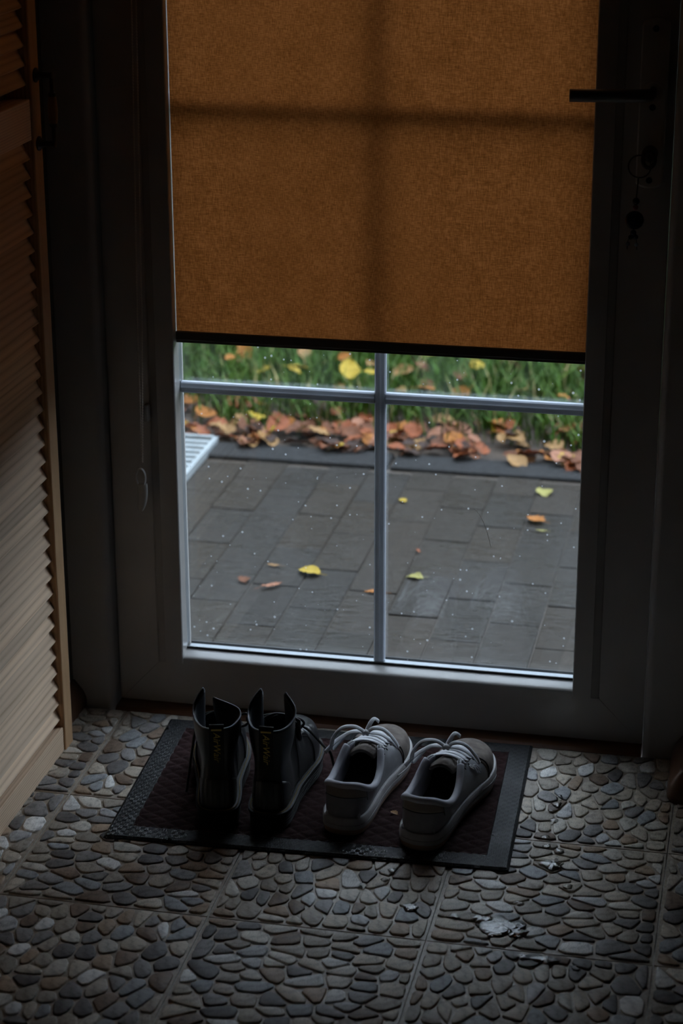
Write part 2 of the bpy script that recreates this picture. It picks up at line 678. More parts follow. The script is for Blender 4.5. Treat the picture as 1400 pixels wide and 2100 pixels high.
def skirting_right():
    path = [(XR, YF, 1, 0), (XR, YS + .004, 1, 0)]
    rings = []
    for x, y, _, _ in path:
        rings.append([(x - u, y, v) for u, v in SK])
    for k in range(1, 7):
        a = math.pi / 2 * k / 6
        rings.append([(XR - u * math.cos(a) + .004 * (1 - math.cos(a)), YS + .004 - u * math.sin(a) - .004 * math.sin(a), v) for u, v in SK])
    rings.append([(2.2, YS - u, v) for u, v in SK])
    n = len(SK)
    V = [p for r in rings for p in r]
    Fc = []
    for i in range(len(rings) - 1):
        for j in range(n - 1):
            Fc.append((i * n + j, i * n + j + 1, (i + 1) * n + j + 1, (i + 1) * n + j))
    o = mesh('baseboard_right', V, Fc, 'skirting_wood', None, True)
    tag(o, kind='structure')


skirting_right()
tr = prism('trim_1', [(.600, -.02), (.600, .000), (.606, .004), (.650, .006), (.672, .006), (.672, -.02)], 'X', XL + .072, XR - .070, 'threshold_wood')
tag(tr, 'dark reddish wooden threshold strip under the door leaf', kind='structure')


# ------------------------------------------------------------------ tiled floor of pebble relief tiles
TP = 0.30


def clip(poly, px, py, nx, ny):
    """keep the part where (p-(px,py)).n <= 0"""
    out = []
    m = len(poly)
    for i in range(m):
        a, b = poly[i], poly[(i + 1) % m]
        da = (a[0] - px) * nx + (a[1] - py) * ny
        db = (b[0] - px) * nx + (b[1] - py) * ny
        if da <= 0:
            out.append(a)
        if (da < 0 < db) or (db < 0 < da):
            t = da / (da - db)
            out.append((a[0] + (b[0] - a[0]) * t, a[1] + (b[1] - a[1]) * t))
    return out


def cells(size, count, rnd, squash=.76, gap=.0031):
    """irregular pebble outlines that fill a square"""
    h = size / 2
    pts = []
    tries = 0
    dmin = .74 * size / math.sqrt(count)
    while len(pts) < count and tries < 9000:
        tries += 1
        p = (rnd.uniform(-h, h), rnd.uniform(-h, h))
        k = dmin * rnd.uniform(.72, 1.28)
        if all(((p[0] - q[0]) * squash) ** 2 + (p[1] - q[1]) ** 2 > k * k for q in pts):
            pts.append(p)
    out = []
    for i, p in enumerate(pts):
        poly = [(-h, -h), (h, -h), (h, h), (-h, h)]
        for j, q in enumerate(pts):
            if i == j:
                continue
            dx, dy = (q[0] - p[0]) * squash * squash, q[1] - p[1]
            L = math.hypot(dx, dy)
            if math.hypot(q[0] - p[0], q[1] - p[1]) > .12:
                continue
            mxp, myp = (p[0] + q[0]) / 2, (p[1] + q[1]) / 2
            g = gap / 2
            poly = clip(poly, mxp - dx / L * g, myp - dy / L * g, dx / L, dy / L)
            if len(poly) < 3:
                break
        if len(poly) < 3:
            continue
        # drop slivers, then round the corners
        for it in range(2):
            q = []
            m = len(poly)
            for k in range(m):
                a, b = poly[k], poly[(k + 1) % m]
                if math.hypot(a[0] - b[0], a[1] - b[1]) > .0012:
                    q.append(a)
            poly = q
        if len(poly) < 3:
            continue
        ch = []
        m = len(poly)
        for k in range(m):
            a, b = poly[k], poly[(k + 1) % m]
            f = .22
            ch.append((a[0] + (b[0] - a[0]) * f, a[1] + (b[1] - a[1]) * f))
            ch.append((a[0] + (b[0] - a[0]) * (1 - f), a[1] + (b[1] - a[1]) * (1 - f)))
        area = .5 * abs(sum(ch[k][0] * ch[(k + 1) % len(ch)][1] - ch[(k + 1) % len(ch)][0] * ch[k][1] for k in range(len(ch))))
        if area < 6e-5:
            continue
        out.append(ch)
    return out


STONE_TONES = [((.37, .325, .265), 5), ((.29, .255, .215), 5), ((.44, .41, .36), 3), ((.58, .57, .55), 3), ((.20, .19, .185), 3), ((.13, .122, .118), 2.4),
               ((.25, .258, .265), 1.8), ((.29, .215, .155), 2.6), ((.17, .125, .095), 2.0), ((.36, .36, .36), 2)]


def pick_tone(rnd):
    tot = sum(w for _, w in STONE_TONES)
    r = rnd.uniform(0, tot)
    for c, w in STONE_TONES:
        r -= w
        if r <= 0:
            break
    k = rnd.uniform(.82, 1.15) * 1.32
    return tuple(x * k for x in c)


def stone_geo(poly, hgt=.0023):
    cx = sum(p[0] for p in poly) / len(poly)
    cy = sum(p[1] for p in poly) / len(poly)
    n = len(poly)
    V, Fc = [], []
    rad = sum(math.hypot(p[0] - cx, p[1] - cy) for p in poly) / n
    for z, ins in ((-.0015, 0), (hgt * .50, .0003), (hgt * .88, .0010), (hgt, .0024)):
        for x, y in poly:
            dx, dy = x - cx, y - cy
            L = math.hypot(dx, dy) or 1
            k = max(.35, 1 - ins / L)
            V.append((dx * k, dy * k, z))
    V.append((0, 0, hgt * 1.06))
    for r in range(3):
        for j in range(n):
            Fc.append((r * n + j, r * n + (j + 1) % n, (r + 1) * n + (j + 1) % n, (r + 1) * n + j))
    for j in range(n):
        Fc.append((3 * n + j, 3 * n + (j + 1) % n, 4 * n))
    return (cx, cy), V, Fc


rndt = random.Random(21)
DESIGNS = []
for d in range(3):
    lst = []
    for poly in cells(TP - .0095, 96, rndt):
        (cx, cy), V, Fc = stone_geo(poly)
        tone = pick_tone(rndt)
        lst.append((cx, cy, V, Fc, tone))
    DESIGNS.append(lst)
STONE_ME = {}


def build_floor():
    stuffV, stuffF, stuffT = [], [], []
    tile_me = None
    todo = []
    for j in range(-3, 2):
        for i in range(-1, 5):
            x0, y0 = i * TP, j * TP
            x1, y1 = x0 + TP, y0 + TP
            lx0, ly1 = max(x0, XL), min(y1, YF - .003)
            if i >= 3 and j == 1:
                ly1 = min(ly1, YS)
            if i == 3 and j == 1:
                # narrow slot between the reveal and the tile line
                pass
            t = box('tile', (lx0 + .0012, x1 - .0012, y0 + .0012, ly1 - .0012, -.006, -.0004), 'grout' if False else 'tile_bed', floor)
            d = (i * 7 + j * 3) % 3
            rot = (i * 5 + j * 11) % 4
            for k, (cx, cy, V, Fc, tone) in enumerate(DESIGNS[d]):
                c, s = ((1, 0), (0, 1), (-1, 0), (0, -1))[rot]
                X, Y = x0 + TP / 2 + cx * c - cy * s, y0 + TP / 2 + cx * s + cy * c
                if X < lx0 + .008 or Y > ly1 - .008:
                    continue
                # visibility and size order: nearest to the camera first
                p = Vector((X, Y, 0)) - CAM
                w = p.dot(F)
                px, py = 700 + FPX * p.dot(R2) / w, 1050 - FPX * p.dot(U2) / w
                todo.append((0 if (20 < px < 1380 and 0 < py < 2085) else 1, w, d, k, rot, X, Y, t))
    todo.sort(key=lambda q: (q[0], q[1]))
    for idx, (_, w, d, k, rot, X, Y, t) in enumerate(todo):
        cx, cy, V, Fc, tone = DESIGNS[d][k]
        if idx < 300:
            key = (d, k)
            if key not in STONE_ME:
                me = bpy.data.meshes.new('stone')
                me.from_pydata(V, [], Fc)
                a = me.color_attributes.new('tone', 'FLOAT_COLOR', 'POINT')
                a.data.foreach_set('color', [c for _ in V for c in (*tone, 1)])
                me.materials.append(MATS['stone'])
                for p in me.polygons:
                    p.use_smooth = True
                STONE_ME[key] = me
            o = bpy.data.objects.new('stone', STONE_ME[key])
            COL.objects.link(o)
            o.parent = t
            o.location = (X, Y, 0)
            o.rotation_euler = (0, 0, rot * math.pi / 2)
        else:
            c, s = ((1, 0), (0, 1), (-1, 0), (0, -1))[rot]
            b = len(stuffV)
            for x, y, z in V:
                stuffV.append((X + x * c - y * s, Y + x * s + y * c, z))
                stuffT.append(tone)
            stuffF.extend(tuple(b + q for q in f) for f in Fc)
    st = mesh('stones', stuffV, stuffF, 'stone', floor, True, stuffT)
    tag(st, kind='stuff')
    # grout lines between the tiles
    for i in range(0, 5):
        ly = YF - .003 if i < 4 else YS
        box('grout_line', (i * TP - .0022, i * TP + .0022, -.9, (YS - .001 if i == 4 else ly), -.006, -.0022), 'grout', floor)
    for j in range(-2, 2):
        box('grout_line', (XL + .001, 1.5, j * TP - .0022, j * TP + .0022, -.006, -.0024), 'grout', floor)


build_floor()

# ------------------------------------------------------------------ door
door = empty('door_1', (0, 0, 0))
tag(door, 'white glazed door with inner bars, closed behind the shoes', kind='structure')
LX0, LX1 = -.022, .839      # leaf edges
YL = .632                   # inner face of the leaf


def jamb(x0, x1, right):
    # moulded, with a rounded edge towards the leaf
    r = .012
    e = x0 if right else x1
    s = 1 if right else -1
    prof = []
    for k in range(7):
        a = math.pi / 2 * k / 6
        prof.append((e + s * (r - r * math.cos(a)) if right else e - (r - r * math.cos(a)), YF + r - r * math.sin(a)))
    o = x1 if right else x0
    prof = prof + [(o, YF), (o, .700), (e, .700)]
    prism('door_jamb', prof, 'Z', -.03, 2.12, 'upvc', door, True)


jamb(XL, LX0 - .002, False)
jamb(LX1 + .002, XR, True)
box('door_header', (LX0 - .002, LX1 + .002, YF, .70, 2.06, 2.12), 'upvc', door, .004)
BX0, BX1, BZ0 = .046, .768, .080      # outer edge of the glazing bead on the leaf
GX0, GX1, GZ0 = .0880, .7260, .0968   # clear glass
LB = .006                             # bottom of the leaf
ZT = 2.055


def mitred(name, q, mat='upvc'):
    """a leaf member: quad in XZ (mitred ends), from YL to .692"""
    V = [(x, YL, z) for x, z in q] + [(x, .692, z) for x, z in q]
    Fc = [(0, 1, 2, 3), (7, 6, 5, 4)] + [(i, i + 4, (i + 1) % 4 + 4, (i + 1) % 4) for i in range(4)]
    o = mesh(name, V, Fc, mat, door)
    bm = bmesh.new()
    bm.from_mesh(o.data)
    bmesh.ops.recalc_face_normals(bm, faces=bm.faces[:])
    bmesh.ops.bevel(bm, geom=bm.edges[:], offset=.0012, segments=2, affect='EDGES')
    bm.to_mesh(o.data)
    bm.free()


mitred('leaf_stile', [(LX0, LB), (BX0, BZ0), (BX0, 1.985), (LX0, ZT)])
mitred('leaf_stile', [(BX1, BZ0), (LX1, LB), (LX1, ZT), (BX1, 1.985)])
mitred('leaf_rail', [(LX0, LB), (LX1, LB), (BX1, BZ0), (BX0, BZ0)])
mitred('leaf_rail', [(BX0, 1.985), (BX1, 1.985), (LX1, ZT), (LX0, ZT)])
box('weather_seal', (LX0 + .002, LX1 - .002, .648, .684, .0062, .0110), 'gasket', door)


def bead_prof(o, i):
    """cross-section (in-plane, y) of the ovolo glazing bead from outer edge o to the glass edge i"""
    w = i - o
    return [(o, .6335), (o + w * .05, .6312), (o + w * .26, .6300), (o + w * .30, .6285), (o + w * .90, .6285), (o + w * .97, .6290), (i, .6305), (i, .6575), (o, .6575)]


prism('glazing_bead', bead_prof(BX0, GX0), 'Z', BZ0, 1.985, 'upvc', door, True)
prism('glazing_bead', bead_prof(BX1, GX1), 'Z', BZ0, 1.985, 'upvc', door, True)
prism('glazing_bead', [(.6575, .070), (.632, .070), (.6312, .0785), (.6312, .0850), (.6318, .0874), (.6334, .0893), (.6360, .0906), (.6400, .0918), (.6570, .0968), (.6575, .0968)], 'X', GX0, GX1, 'upvc', door, True)
prism('glazing_bead', [(y, z) for z, y in bead_prof(1.985, 1.955)], 'X', GX0, GX1, 'upvc', door, True)
for nm, y0, m in (('glass_pane', .6576, 'glass_inner'), ('glass_pane', .6786, 'glass_outer')):
    box(nm, (BX0 + .010, BX1 - .010, y0, y0 + .004, BZ0 + .004, 1.97), m, door)
# black gasket lines and the aluminium spacer between the panes
box('gasket', (GX0, GX1, .6548, .6574, GZ0 - .002, GZ0 + .0028), 'gasket', door)
for x0, x1, z0, z1 in ((GX0 - .006, GX0 - .001, .1, 1.96), (GX1 + .001, GX1 + .006, .1, 1.96), (GX0 - .001, GX1 + .001, GZ0 - .006, GZ0 - .0008)):
    box('spacer_bar', (x0, x1, .6618, .6784, z0, z1), 'aluminium', door, .0015)
box('gasket', (GX0, GX1, .6828, .6850, GZ0 - .003, GZ0 + .001), 'gasket', door)
for x0, x1 in ((BX0 + .002, GX0 - .003), (GX1 + .003, BX1 - .002)):
    box('outer_bead', (x0, x1, .6830, .6915, BZ0, 1.98), 'upvc', door, .002)
# bars between the panes
MX, MZ1, MZ2 = .4080, .5420, .9950
for z in (MZ1, MZ2):
    pr = [(.6665, z - .0090), (.6645, z - .0070), (.6640, z - .0022), (.6630, z), (.6640, z + .0022), (.6645, z + .0070), (.6665, z + .0090), (.6745, z + .0090), (.6765, z + .005), (.6765, z - .005), (.6745, z - .0090)]
    for xa, xb in ((GX0, MX - .0088), (MX + .0088, GX1)):
        prism('muntin', pr, 'X', xa, xb, 'muntin_paint', door)
pr = [(MX - .0088, .6665), (MX - .0068, .6645), (MX - .0022, .6640), (MX, .6630), (MX + .0022, .6640), (MX + .0068, .6645), (MX + .0088, .6665), (MX + .0088, .6745), (MX + .005, .6765), (MX - .005, .6765), (MX - .0088, .6745)]
prism('muntin', pr, 'Z', GZ0 + .001, 1.955, 'muntin_paint', door)
# handle set
PX, PZ0, PZ1 = .808, .894, 1.134


def plate():
    prof = []
    hw = .0195
    for cz, a0 in ((PZ1 - hw * .45, 0), (PZ0 + hw * .45, math.pi)):
        for k in range(9):
            a = a0 + math.pi * k / 8
            prof.append((PX + hw * math.cos(a), cz + hw * .45 * math.sin(a)))
    V = [(x, YL, z) for x, z in prof] + [(x, YL - .007, z) for x, z in prof] + [(PX + (x - PX) * .9, YL - .009, z * .98 + .02 * (PZ0 + PZ1) / 2) for x, z in prof]
    n = len(prof)
    Fc = [tuple(range(2 * n, 3 * n))]
    for r in range(2):
        Fc += [(r * n + i, r * n + (i + 1) % n, (r + 1) * n + (i + 1) % n, (r + 1) * n + i) for i in range(n)]
    o = mesh('handle_plate', V, Fc, 'plate_metal', door)
    for z in (1.120, 1.010, .906):
        lathe('screw', [(.0001, 0), (.0048, 0), (.0044, .0016), (.0001, .0018)], 'screw_metal', o, (0, -1, 0), (PX, YL - .0088, z), 14)


plate()
hp = [(PX, YL - .008, 1.032), (PX, .600, 1.032), (PX - .003, .590, 1.032), (PX - .012, .5845, 1.032), (PX - .05, .5835, 1.031), (PX - .09, .5835, 1.0300), (PX - .114, .5840, 1.0296)]
sweep('door_handle', catmull(hp, 5), .0058, .0092, 'handle_metal', door, 14)
lathe('handle_collar', [(.0001, 0), (.014, 0), (.014, .006), (.011, .008), (.0001, .008)], 'plate_metal', door, (0, -1, 0), (PX, YL - .0085, 1.032), 20)
lathe('lock_cylinder', [(.0001, 0), (.0115, 0), (.0115, .010), (.010, .012), (.0001, .012)], 'handle_metal', door, (0, -1, 0), (PX - .0005, YL - .0085, .945), 20)
# small cleat that keeps the blind chain in place is fixed to the bead
# thread caught on the outer glass
sweep('thread', catmull([(.562, .6570, .374), (.576, .6568, .351), (.588, .6572, .312)], 6), .0004, None, 'chain_plastic', door, 5)

# ------------------------------------------------------------------ roller blind
blind = empty('roller_blind', (.404, .644, .632))
tag(blind, 'orange-brown fabric roller blind drawn halfway down the glazed door', 'blind')
bo = Vector((-.404, -.644, -.632))


def rel(o, off):
    o.location = off
    return o


def fabric():
    V, Fc = [], []
    nx_, nz_ = 24, 40
    for k in range(nz_ + 1):
        for i in range(nx_ + 1):
            x = GX0 + .001 + (GX1 - GX0 - .002) * i / nx_
            z = .637 + (1.93 - .637) * k / nz_
            V.append((x, .6470 + .0005 * math.sin(x * 9 + z * 2), z))
    for k in range(nz_):
        for i in range(nx_):
            a = k * (nx_ + 1) + i
            Fc.append((a, a + 1, a + nx_ + 2, a + nx_ + 1))
    return mesh('fabric', V, Fc, 'blind_fabric', blind, True)


rel(fabric(), bo)
rail = rel(prism('bottom_rail', [(.6430, .6250), (.6415, .6265), (.6415, .6375), (.6430, .6390), (.6510, .6390), (.6525, .6375), (.6525, .6265), (.6510, .6250)], 'X', GX0 + .001, GX1 - .001, 'dark_rail', blind), bo)
prism('rail_lip', [(.6435, .6213), (.6435, .6249), (.6505, .6249), (.6505, .6213)], 'X', GX0 + .001, GX1 - .001, 'dark_rail', rail)
rel(prism('cassette', [(.590, 1.95), (.590, 2.01), (.600, 2.02), (.6275, 2.02), (.6275, 1.93), (.605, 1.93)], 'X', BX0 + .004, BX1 - .004, 'upvc', blind), bo)


def chain():
    # two strands of small beads joined in a loop
    top = Vector((.0655, .604, 1.94))
    bot = Vector((.0385, .604, .432))
    V, Fc = [], []
    for off in (Vector((.0045, -.002, 0)), Vector((-.0045, .004, 0))):
        n = int((top - bot).length / .0045)
        pts = []
        for k in range(n + 1):
            t = k / n
            p = top.lerp(bot, t) + off * min(1, (1 - t) * 6 + .12)
            pts.append(p)
        pp, rr = [], []
        for a, b in zip(pts[:-1], pts[1:]):
            pp += [a, a.lerp(b, .25), a.lerp(b, .5), a.lerp(b, .75)]
        m = len(pp)
        V, Fc = sweep_data(pp, .0015, None, 6, Vector((0, 1, 0)), False, lambda u: (.42, .85, 1.0, .85)[int(round(u * (m - 1))) % 4], V, Fc)
    o = mesh('bead_chain', V, Fc, 'chain_plastic', blind, True)
    tag(o, kind='stuff')
    rel(o, bo)


chain()


def weight():
    # hollow upper ring, solid tapering tail
    c = Vector((.0350, .602, .394))
    ring = []
    for k in range(20):
        a = 2 * math.pi * k / 20
        ring.append(c + Vector((math.cos(a) * .0075 + .001, 0, math.sin(a) * .0150 + .014)))
    V, Fc = sweep_data(ring, .0016, .0036, 8, Vector((0, 1, 0)), True)
    tail = [c + Vector((.0030, 0, .004)), c + Vector((.0035, 0, -.010)), c + Vector((.0025, 0, -.024)), c + Vector((-.0005, 0, -.036)), c + Vector((-.0020, 0, -.041))]
    V, Fc = sweep_data(catmull(tail, 5), .0085, .0050, 12, Vector((0, 1, 0)), False, lambda u: 1.0 - .55 * u * u, V, Fc)
    rel(mesh('chain_weight', V, Fc, 'weight_plastic', blind, True), bo)
    rel(box('chain_holder', (.0400, .0475, .614, .6295, .496, .524), 'upvc', blind, .002), bo)


weight()

# ------------------------------------------------------------------ louvred wardrobe
wr = empty('wardrobe', (-.072, .0, 0))
tag(wr, 'pine wardrobe with louvred doors and black handle, along the left wall', 'wardrobe')
wo_ = Vector((.072, 0, 0))
WY0, WY1 = -.36, .472
SY0, SY1 = -.322, .4375


def wpart(o):
    o.location = o.location + wo_
    return o


for y0, y1 in ((SY1, WY1), (WY0, SY0)):
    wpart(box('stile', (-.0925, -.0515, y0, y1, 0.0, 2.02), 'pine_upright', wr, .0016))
for z0, z1 in ((.0005, .0420), (.9670, 1.0250), (1.965, 2.02)):
    wpart(box('rail', (-.0915, -.0545, SY0, SY1, z0, z1), 'pine', wr, .0014))
wpart(box('back_panel', (-.0938, -.0926, SY0, SY1, 0.0, 2.02), 'pine', wr))
th = math.radians(27)
dv = Vector((-math.sin(th), 0, math.cos(th)))
nv = Vector((-math.cos(th), 0, -math.sin(th)))
P0 = Vector((0, 0, 0))
cs = [P0, P0 + dv * .030, P0 + dv * .030 + nv * .0085, P0 + nv * .0085]
slat0 = prism('slat', [(c.x, c.z) for c in cs], 'Y', SY0 + .0005, SY1 - .0005, 'pine')
bm = bmesh.new()
bm.from_mesh(slat0.data)
bmesh.ops.bevel(bm, geom=[e for e in bm.edges if abs((e.verts[0].co - e.verts[1].co).y) > .1], offset=.0007, segments=2, affect='EDGES')
bm.to_mesh(slat0.data)
bm.free()
first = True
tips = [.0550 + k * .0268 for k in range(34)] + [1.0450 + k * .0268 for k in range(34)]
for z in tips:
    o = slat0 if first else slat0.copy()
    if not first:
        COL.objects.link(o)
    first = False
    o.parent = wr
    o.location = Vector((-.0580, 0, z)) + wo_


def wardrobe_handle():
    y = .4560
    hx = -.0515
    h = empty('door_pull', (0, 0, 0), 0, wr)
    wpart(h)
    for z in (1.0560, .9590):
        lathe('handle_base', [(.0001, 0), (.0105, 0), (.0105, .002), (.0075, .004), (.0045, .009), (.0040, .022), (.0052, .026), (.0001, .027)], 'black_iron', h, (1, 0, 0), (hx, y, z), 16)
    for za, zb in ((1.0560, 1.030), (.9850, .9590)):
        sweep('handle_rod', [(hx + .024, y, za), (hx + .024, y, zb)], .0030, None, 'black_iron', h, 10, Vector((1, 0, 0)))
    for z in (1.029, .986):
        lathe('ferrule', [(.0001, -.003), (.0052, -.003), (.0058, 0), (.0052, .003), (.0001, .003)], 'black_iron', h, (0, 0, 1), (hx + .024, y, z), 14)
    pr_ = [(.0050, -.0205), (.0058, -.017), (.0068, -.008), (.0071, 0), (.0068, .008), (.0058, .017), (.0050, .0205)]
    lathe('grip', pr_, 'grip_wood', h, (0, 0, 1), (hx + .024, y, 1.0075), 16)


wardrobe_handle()

# ------------------------------------------------------------------ door mat
MW, MD = .590, .398
MC = (.3825, .3853)
MA = math.radians(2.1)
mat_ = empty('doormat', (MC[0], MC[1], 0.003), MA)
tag(mat_, 'dark maroon doormat with black rubber border, under the shoes', 'doormat')


def doormat():
    bw = .036
    hx, hy = MW / 2, MD / 2
    # rubber border: flat frame with bevelled edges
    out = [(-hx, -hy), (hx, -hy), (hx, hy), (-hx, hy)]
    rings = []
    for d, z in ((0, 0), (0, .0012), (.004, .0042), (bw - .002, .0046), (bw, .0030), (bw, 0)):
        rings.append([(x - math.copysign(d, x), y - math.copysign(d, y), z) for x, y in out])
    V = [p for r in rings for p in r]
    Fc = []
    for r in range(len(rings) - 1):
        for i in range(4):
            Fc.append((r * 4 + i, r * 4 + (i + 1) % 4, (r + 1) * 4 + (i + 1) % 4, (r + 1) * 4 + i))
    mesh('rubber_border', V, Fc, 'rubber', mat_)
    # carpet with a relief of quilted scales
    cx, cyy = hx - bw + .001, hy - bw + .001
    nx_, ny_ = 230, 150
    V, Fc = [], []
    cell = .026
    for j in range(ny_ + 1):
        for i in range(nx_ + 1):
            x = -cx + 2 * cx * i / nx_
            y = -cyy + 2 * cyy * j / ny_
            wx = x + .003 * noise.noise((x * 30, y * 30, 1))
            wy = y + .003 * noise.noise((x * 30, y * 30, 7))
            a, b = (wx * .8 + wy) / cell, (wx * .8 - wy) / cell
            da = abs(a - round(a)) * cell * .6
            db = abs(b - round(b)) * cell * .6
            d = min(da, db)
            z = .0030 + .0030 * (1 - math.exp(-d / .0026)) + .0004 * noise.noise((x * 200, y * 200, 3))
            V.append((x, y, z))
    for j in range(ny_):
        for i in range(nx_):
            a = j * (nx_ + 1) + i
            Fc.append((a, a + 1, a + nx_ + 2, a + nx_ + 1))
    mesh('carpet', V, Fc, 'carpet', mat_, True)


doormat()
MATZ = .003 + .0058


# ------------------------------------------------------------------ shoes
def smooth(a, b, x):
    t = max(0, min(1, (x - a) / (b - a)))
    return t * t * (3 - 2 * t)


class Shoe:
    def __init__(s, outline, toe_i, top, zs, inset, bulge, spring, a0, a1, toe_k, mirror, tweak=None, c1=.45, c2=.35):
        s.top_c, s.zs, s.inset, s.bulge, s.spring = top, zs, inset, bulge, spring
        s.a0, s.a1, s.toe_k, s.m, s.tweak, s.c1, s.c2 = a0, a1, toe_k, (-1 if mirror else 1), tweak, c1, c2
        pts = [(x, y, 0) for x, y in outline]
        K = 10
        cv = catmull(pts, K, True)
        cv = cv[:-0] if False else cv
        n = toe_i * K
        right = cv[:n + 1]
        left = [cv[0]] + cv[:n - 1:-1]
        s.right, s.left = s.resample(right), s.resample(left)
        s.loop = s.right[:-1] + s.left[::-1][:-1]

    @staticmethod
    def resample(p, n=80):
        L = [0]
        for a, b in zip(p[:-1], p[1:]):
            L.append(L[-1] + (b - a).length)
        out, j = [], 0
        for k in range(n + 1):
            d = L[-1] * k / n
            while j < len(p) - 2 and L[j + 1] < d:
                j += 1
            u = (d - L[j]) / max(1e-9, L[j + 1] - L[j])
            out.append(p[j].lerp(p[j + 1], min(1, u)))
        return out

    def base(s, t):
        arr = s.right if t >= 0 else s.left
        u = min(1, abs(t)) * 80
        i = min(79, int(u))
        p = arr[i].lerp(arr[i + 1], u - i)
        q = arr[min(80, i + 1)] - arr[i]
        nrm = Vector((q.y, -q.x, 0)).normalized()
        if t < 0:
            nrm = -nrm
        return p, nrm

    def sp(s, y):
        y0, y1, h = s.spring
        k = max(0, (y - y0) / (y1 - y0))
        return h * k * k

    def top(s, t):
        side = 1 if t >= 0 else -1
        a = abs(t)
        C = s.top_c[1] if (side < 0 and isinstance(s.top_c, tuple)) else (s.top_c[0] if isinstance(s.top_c, tuple) else s.top_c)
        i = 0
        while i < len(C) - 2 and C[i + 1][0] <= a:
            i += 1
        def g(k):
            if k < 0:
                q = C[-k]
                return Vector((-q[1], q[2], q[3]))
            q = C[min(k, len(C) - 1)]
            return Vector((q[1], q[2], q[3]))
        u = max(0, min(1, (a - C[i][0]) / (C[i + 1][0] - C[i][0])))
        p0, p1, p2, p3 = g(i - 1), g(i), g(i + 1), g(i + 2)
        if i == 0:
            p0 = Vector((-p2.x, p2.y, p2.z))
        v = .5 * ((2 * p1) + (p2 - p0) * u + (2 * p0 - 5 * p1 + 4 * p2 - p3) * u * u + (3 * p1 - p0 - 3 * p2 + p3) * u ** 3)
        return Vector((v.x * side, v.y, v.z))

    def S(s, t, v, off=0.0):
        if off:
            e = 1e-3
            p = s.raw(t, v)
            dt = s.raw(min(1, t + e) if t > -1 + e else t + e, v) - s.raw(max(-1, t - e), v)
            dvv = s.raw(t, min(1, v + e)) - s.raw(t, max(0, v - e))
            n = dt.cross(dvv)
            if n.length < 1e-12:
                n = Vector((0, 0, 1))
            n.normalize()
            p = p + n * off
        else:
            p = s.raw(t, v)
        return Vector((p.x * s.m, p.y, p.z))

    def raw(s, t, v):
        b, nrm = s.base(t)
        B = b - nrm * s.inset
        B.z = s.zs + s.sp(B.y)
        T = s.top(t)
        H = T.z - B.z
        al = smooth(s.a0, s.a1, abs(t))
        hor = Vector((T.x - B.x, T.y - B.y, 0))
        C1 = B + Vector((0, 0, H * (s.c1 * (1 - al) + s.toe_k * al))) + nrm * s.bulge * (1 - .3 * al)
        C2 = T - hor * (.5 * al) + Vector((0, 0, -s.c2 * H * (1 - al)))
        w = 1 - v
        p = B * (w ** 3) + C1 * (3 * w * w * v) + C2 * (3 * w * v * v) + T * (v ** 3)
        if s.tweak:
            p = s.tweak(p, t, v)
        return p

    def patch(s, name, t0, t1, v0, v1, mat, parent, nt=60, nv=16, off=0.0, thick=.0016, vfun=None):
        V, Fc = [], []
        for i in range(nt + 1):
            u = t0 + (t1 - t0) * i / nt
            t = u if u <= 1 else u - 2
            for k in range(nv + 1):
                a, b = (v0, v1) if vfun is None else vfun(u)
                V.append(s.S(t, a + (b - a) * k / nv, off))
        for i in range(nt):
            for k in range(nv):
                a = i * (nv + 1) + k
                f = (a, a + nv + 1, a + nv + 2, a + 1)
                Fc.append(f if s.m > 0 else f[::-1])
        o = mesh(name, V, Fc, mat, parent, True)
        md = o.modifiers.new('thickness', 'SOLIDIFY')
        md.thickness = thick
        md.offset = -1
        return o

    def ring_loft(s, name, rings, mat, parent, cap_top=True):
        """rings: (z, outward offset)"""
        n = len(s.loop)
        V, Fc = [], []
        nr = []
        for i in range(n):
            q = s.loop[(i + 1) % n] - s.loop[i - 1]
            nr.append(Vector((q.y, -q.x, 0)).normalized())
        for z, off in rings:
            for i in range(n):
                p = s.loop[i] + nr[i] * off
                V.append((p.x * s.m, p.y, z + s.sp(p.y)))
        for r in range(len(rings) - 1):
            for i in range(n):
                f = (r * n + i, r * n + (i + 1) % n, (r + 1) * n + (i + 1) % n, (r + 1) * n + i)
                Fc.append(f if s.m > 0 else f[::-1])
        Fc.append(tuple(range(n)) if s.m < 0 else tuple(range(n))[::-1])
        t = tuple((len(rings) - 1) * n + i for i in range(n))
        Fc.append(t if s.m > 0 else t[::-1])
        o = mesh(name, V, Fc, mat, parent, True)
        o.data.set_sharp_from_angle(angle=math.radians(38))
        return o


SN_OUT = [(0, 0), (.024, .0075), (.0335, .030), (.0350, .070), (.0360, .110), (.0415, .160), (.0480, .200), (.0465, .236), (.0345, .268), (.0140, .287),
          (-.006, .2905), (-.027, .279), (-.0415, .252), (-.0460, .216), (-.0425, .178), (-.0365, .140), (-.0340, .100), (-.0345, .062), (-.0325, .028), (-.0235, .0075)]
SN_TOP = [(0, 0, .009, .0800), (.10, .0205, .017, .0775), (.20, .0315, .042, .0635), (.30, .0335, .070, .0575), (.40, .0320, .098, .0655), (.48, .0275, .119, .0820),
          (.53, .0235, .131, .0860), (.60, .0195, .153, .0790), (.68, .0165, .180, .0695), (.745, .0125, .199, .0630), (.79, .004, .207, .0605), (.82, 0, .208, .0600), (1.0, 0, .208, .0600)]


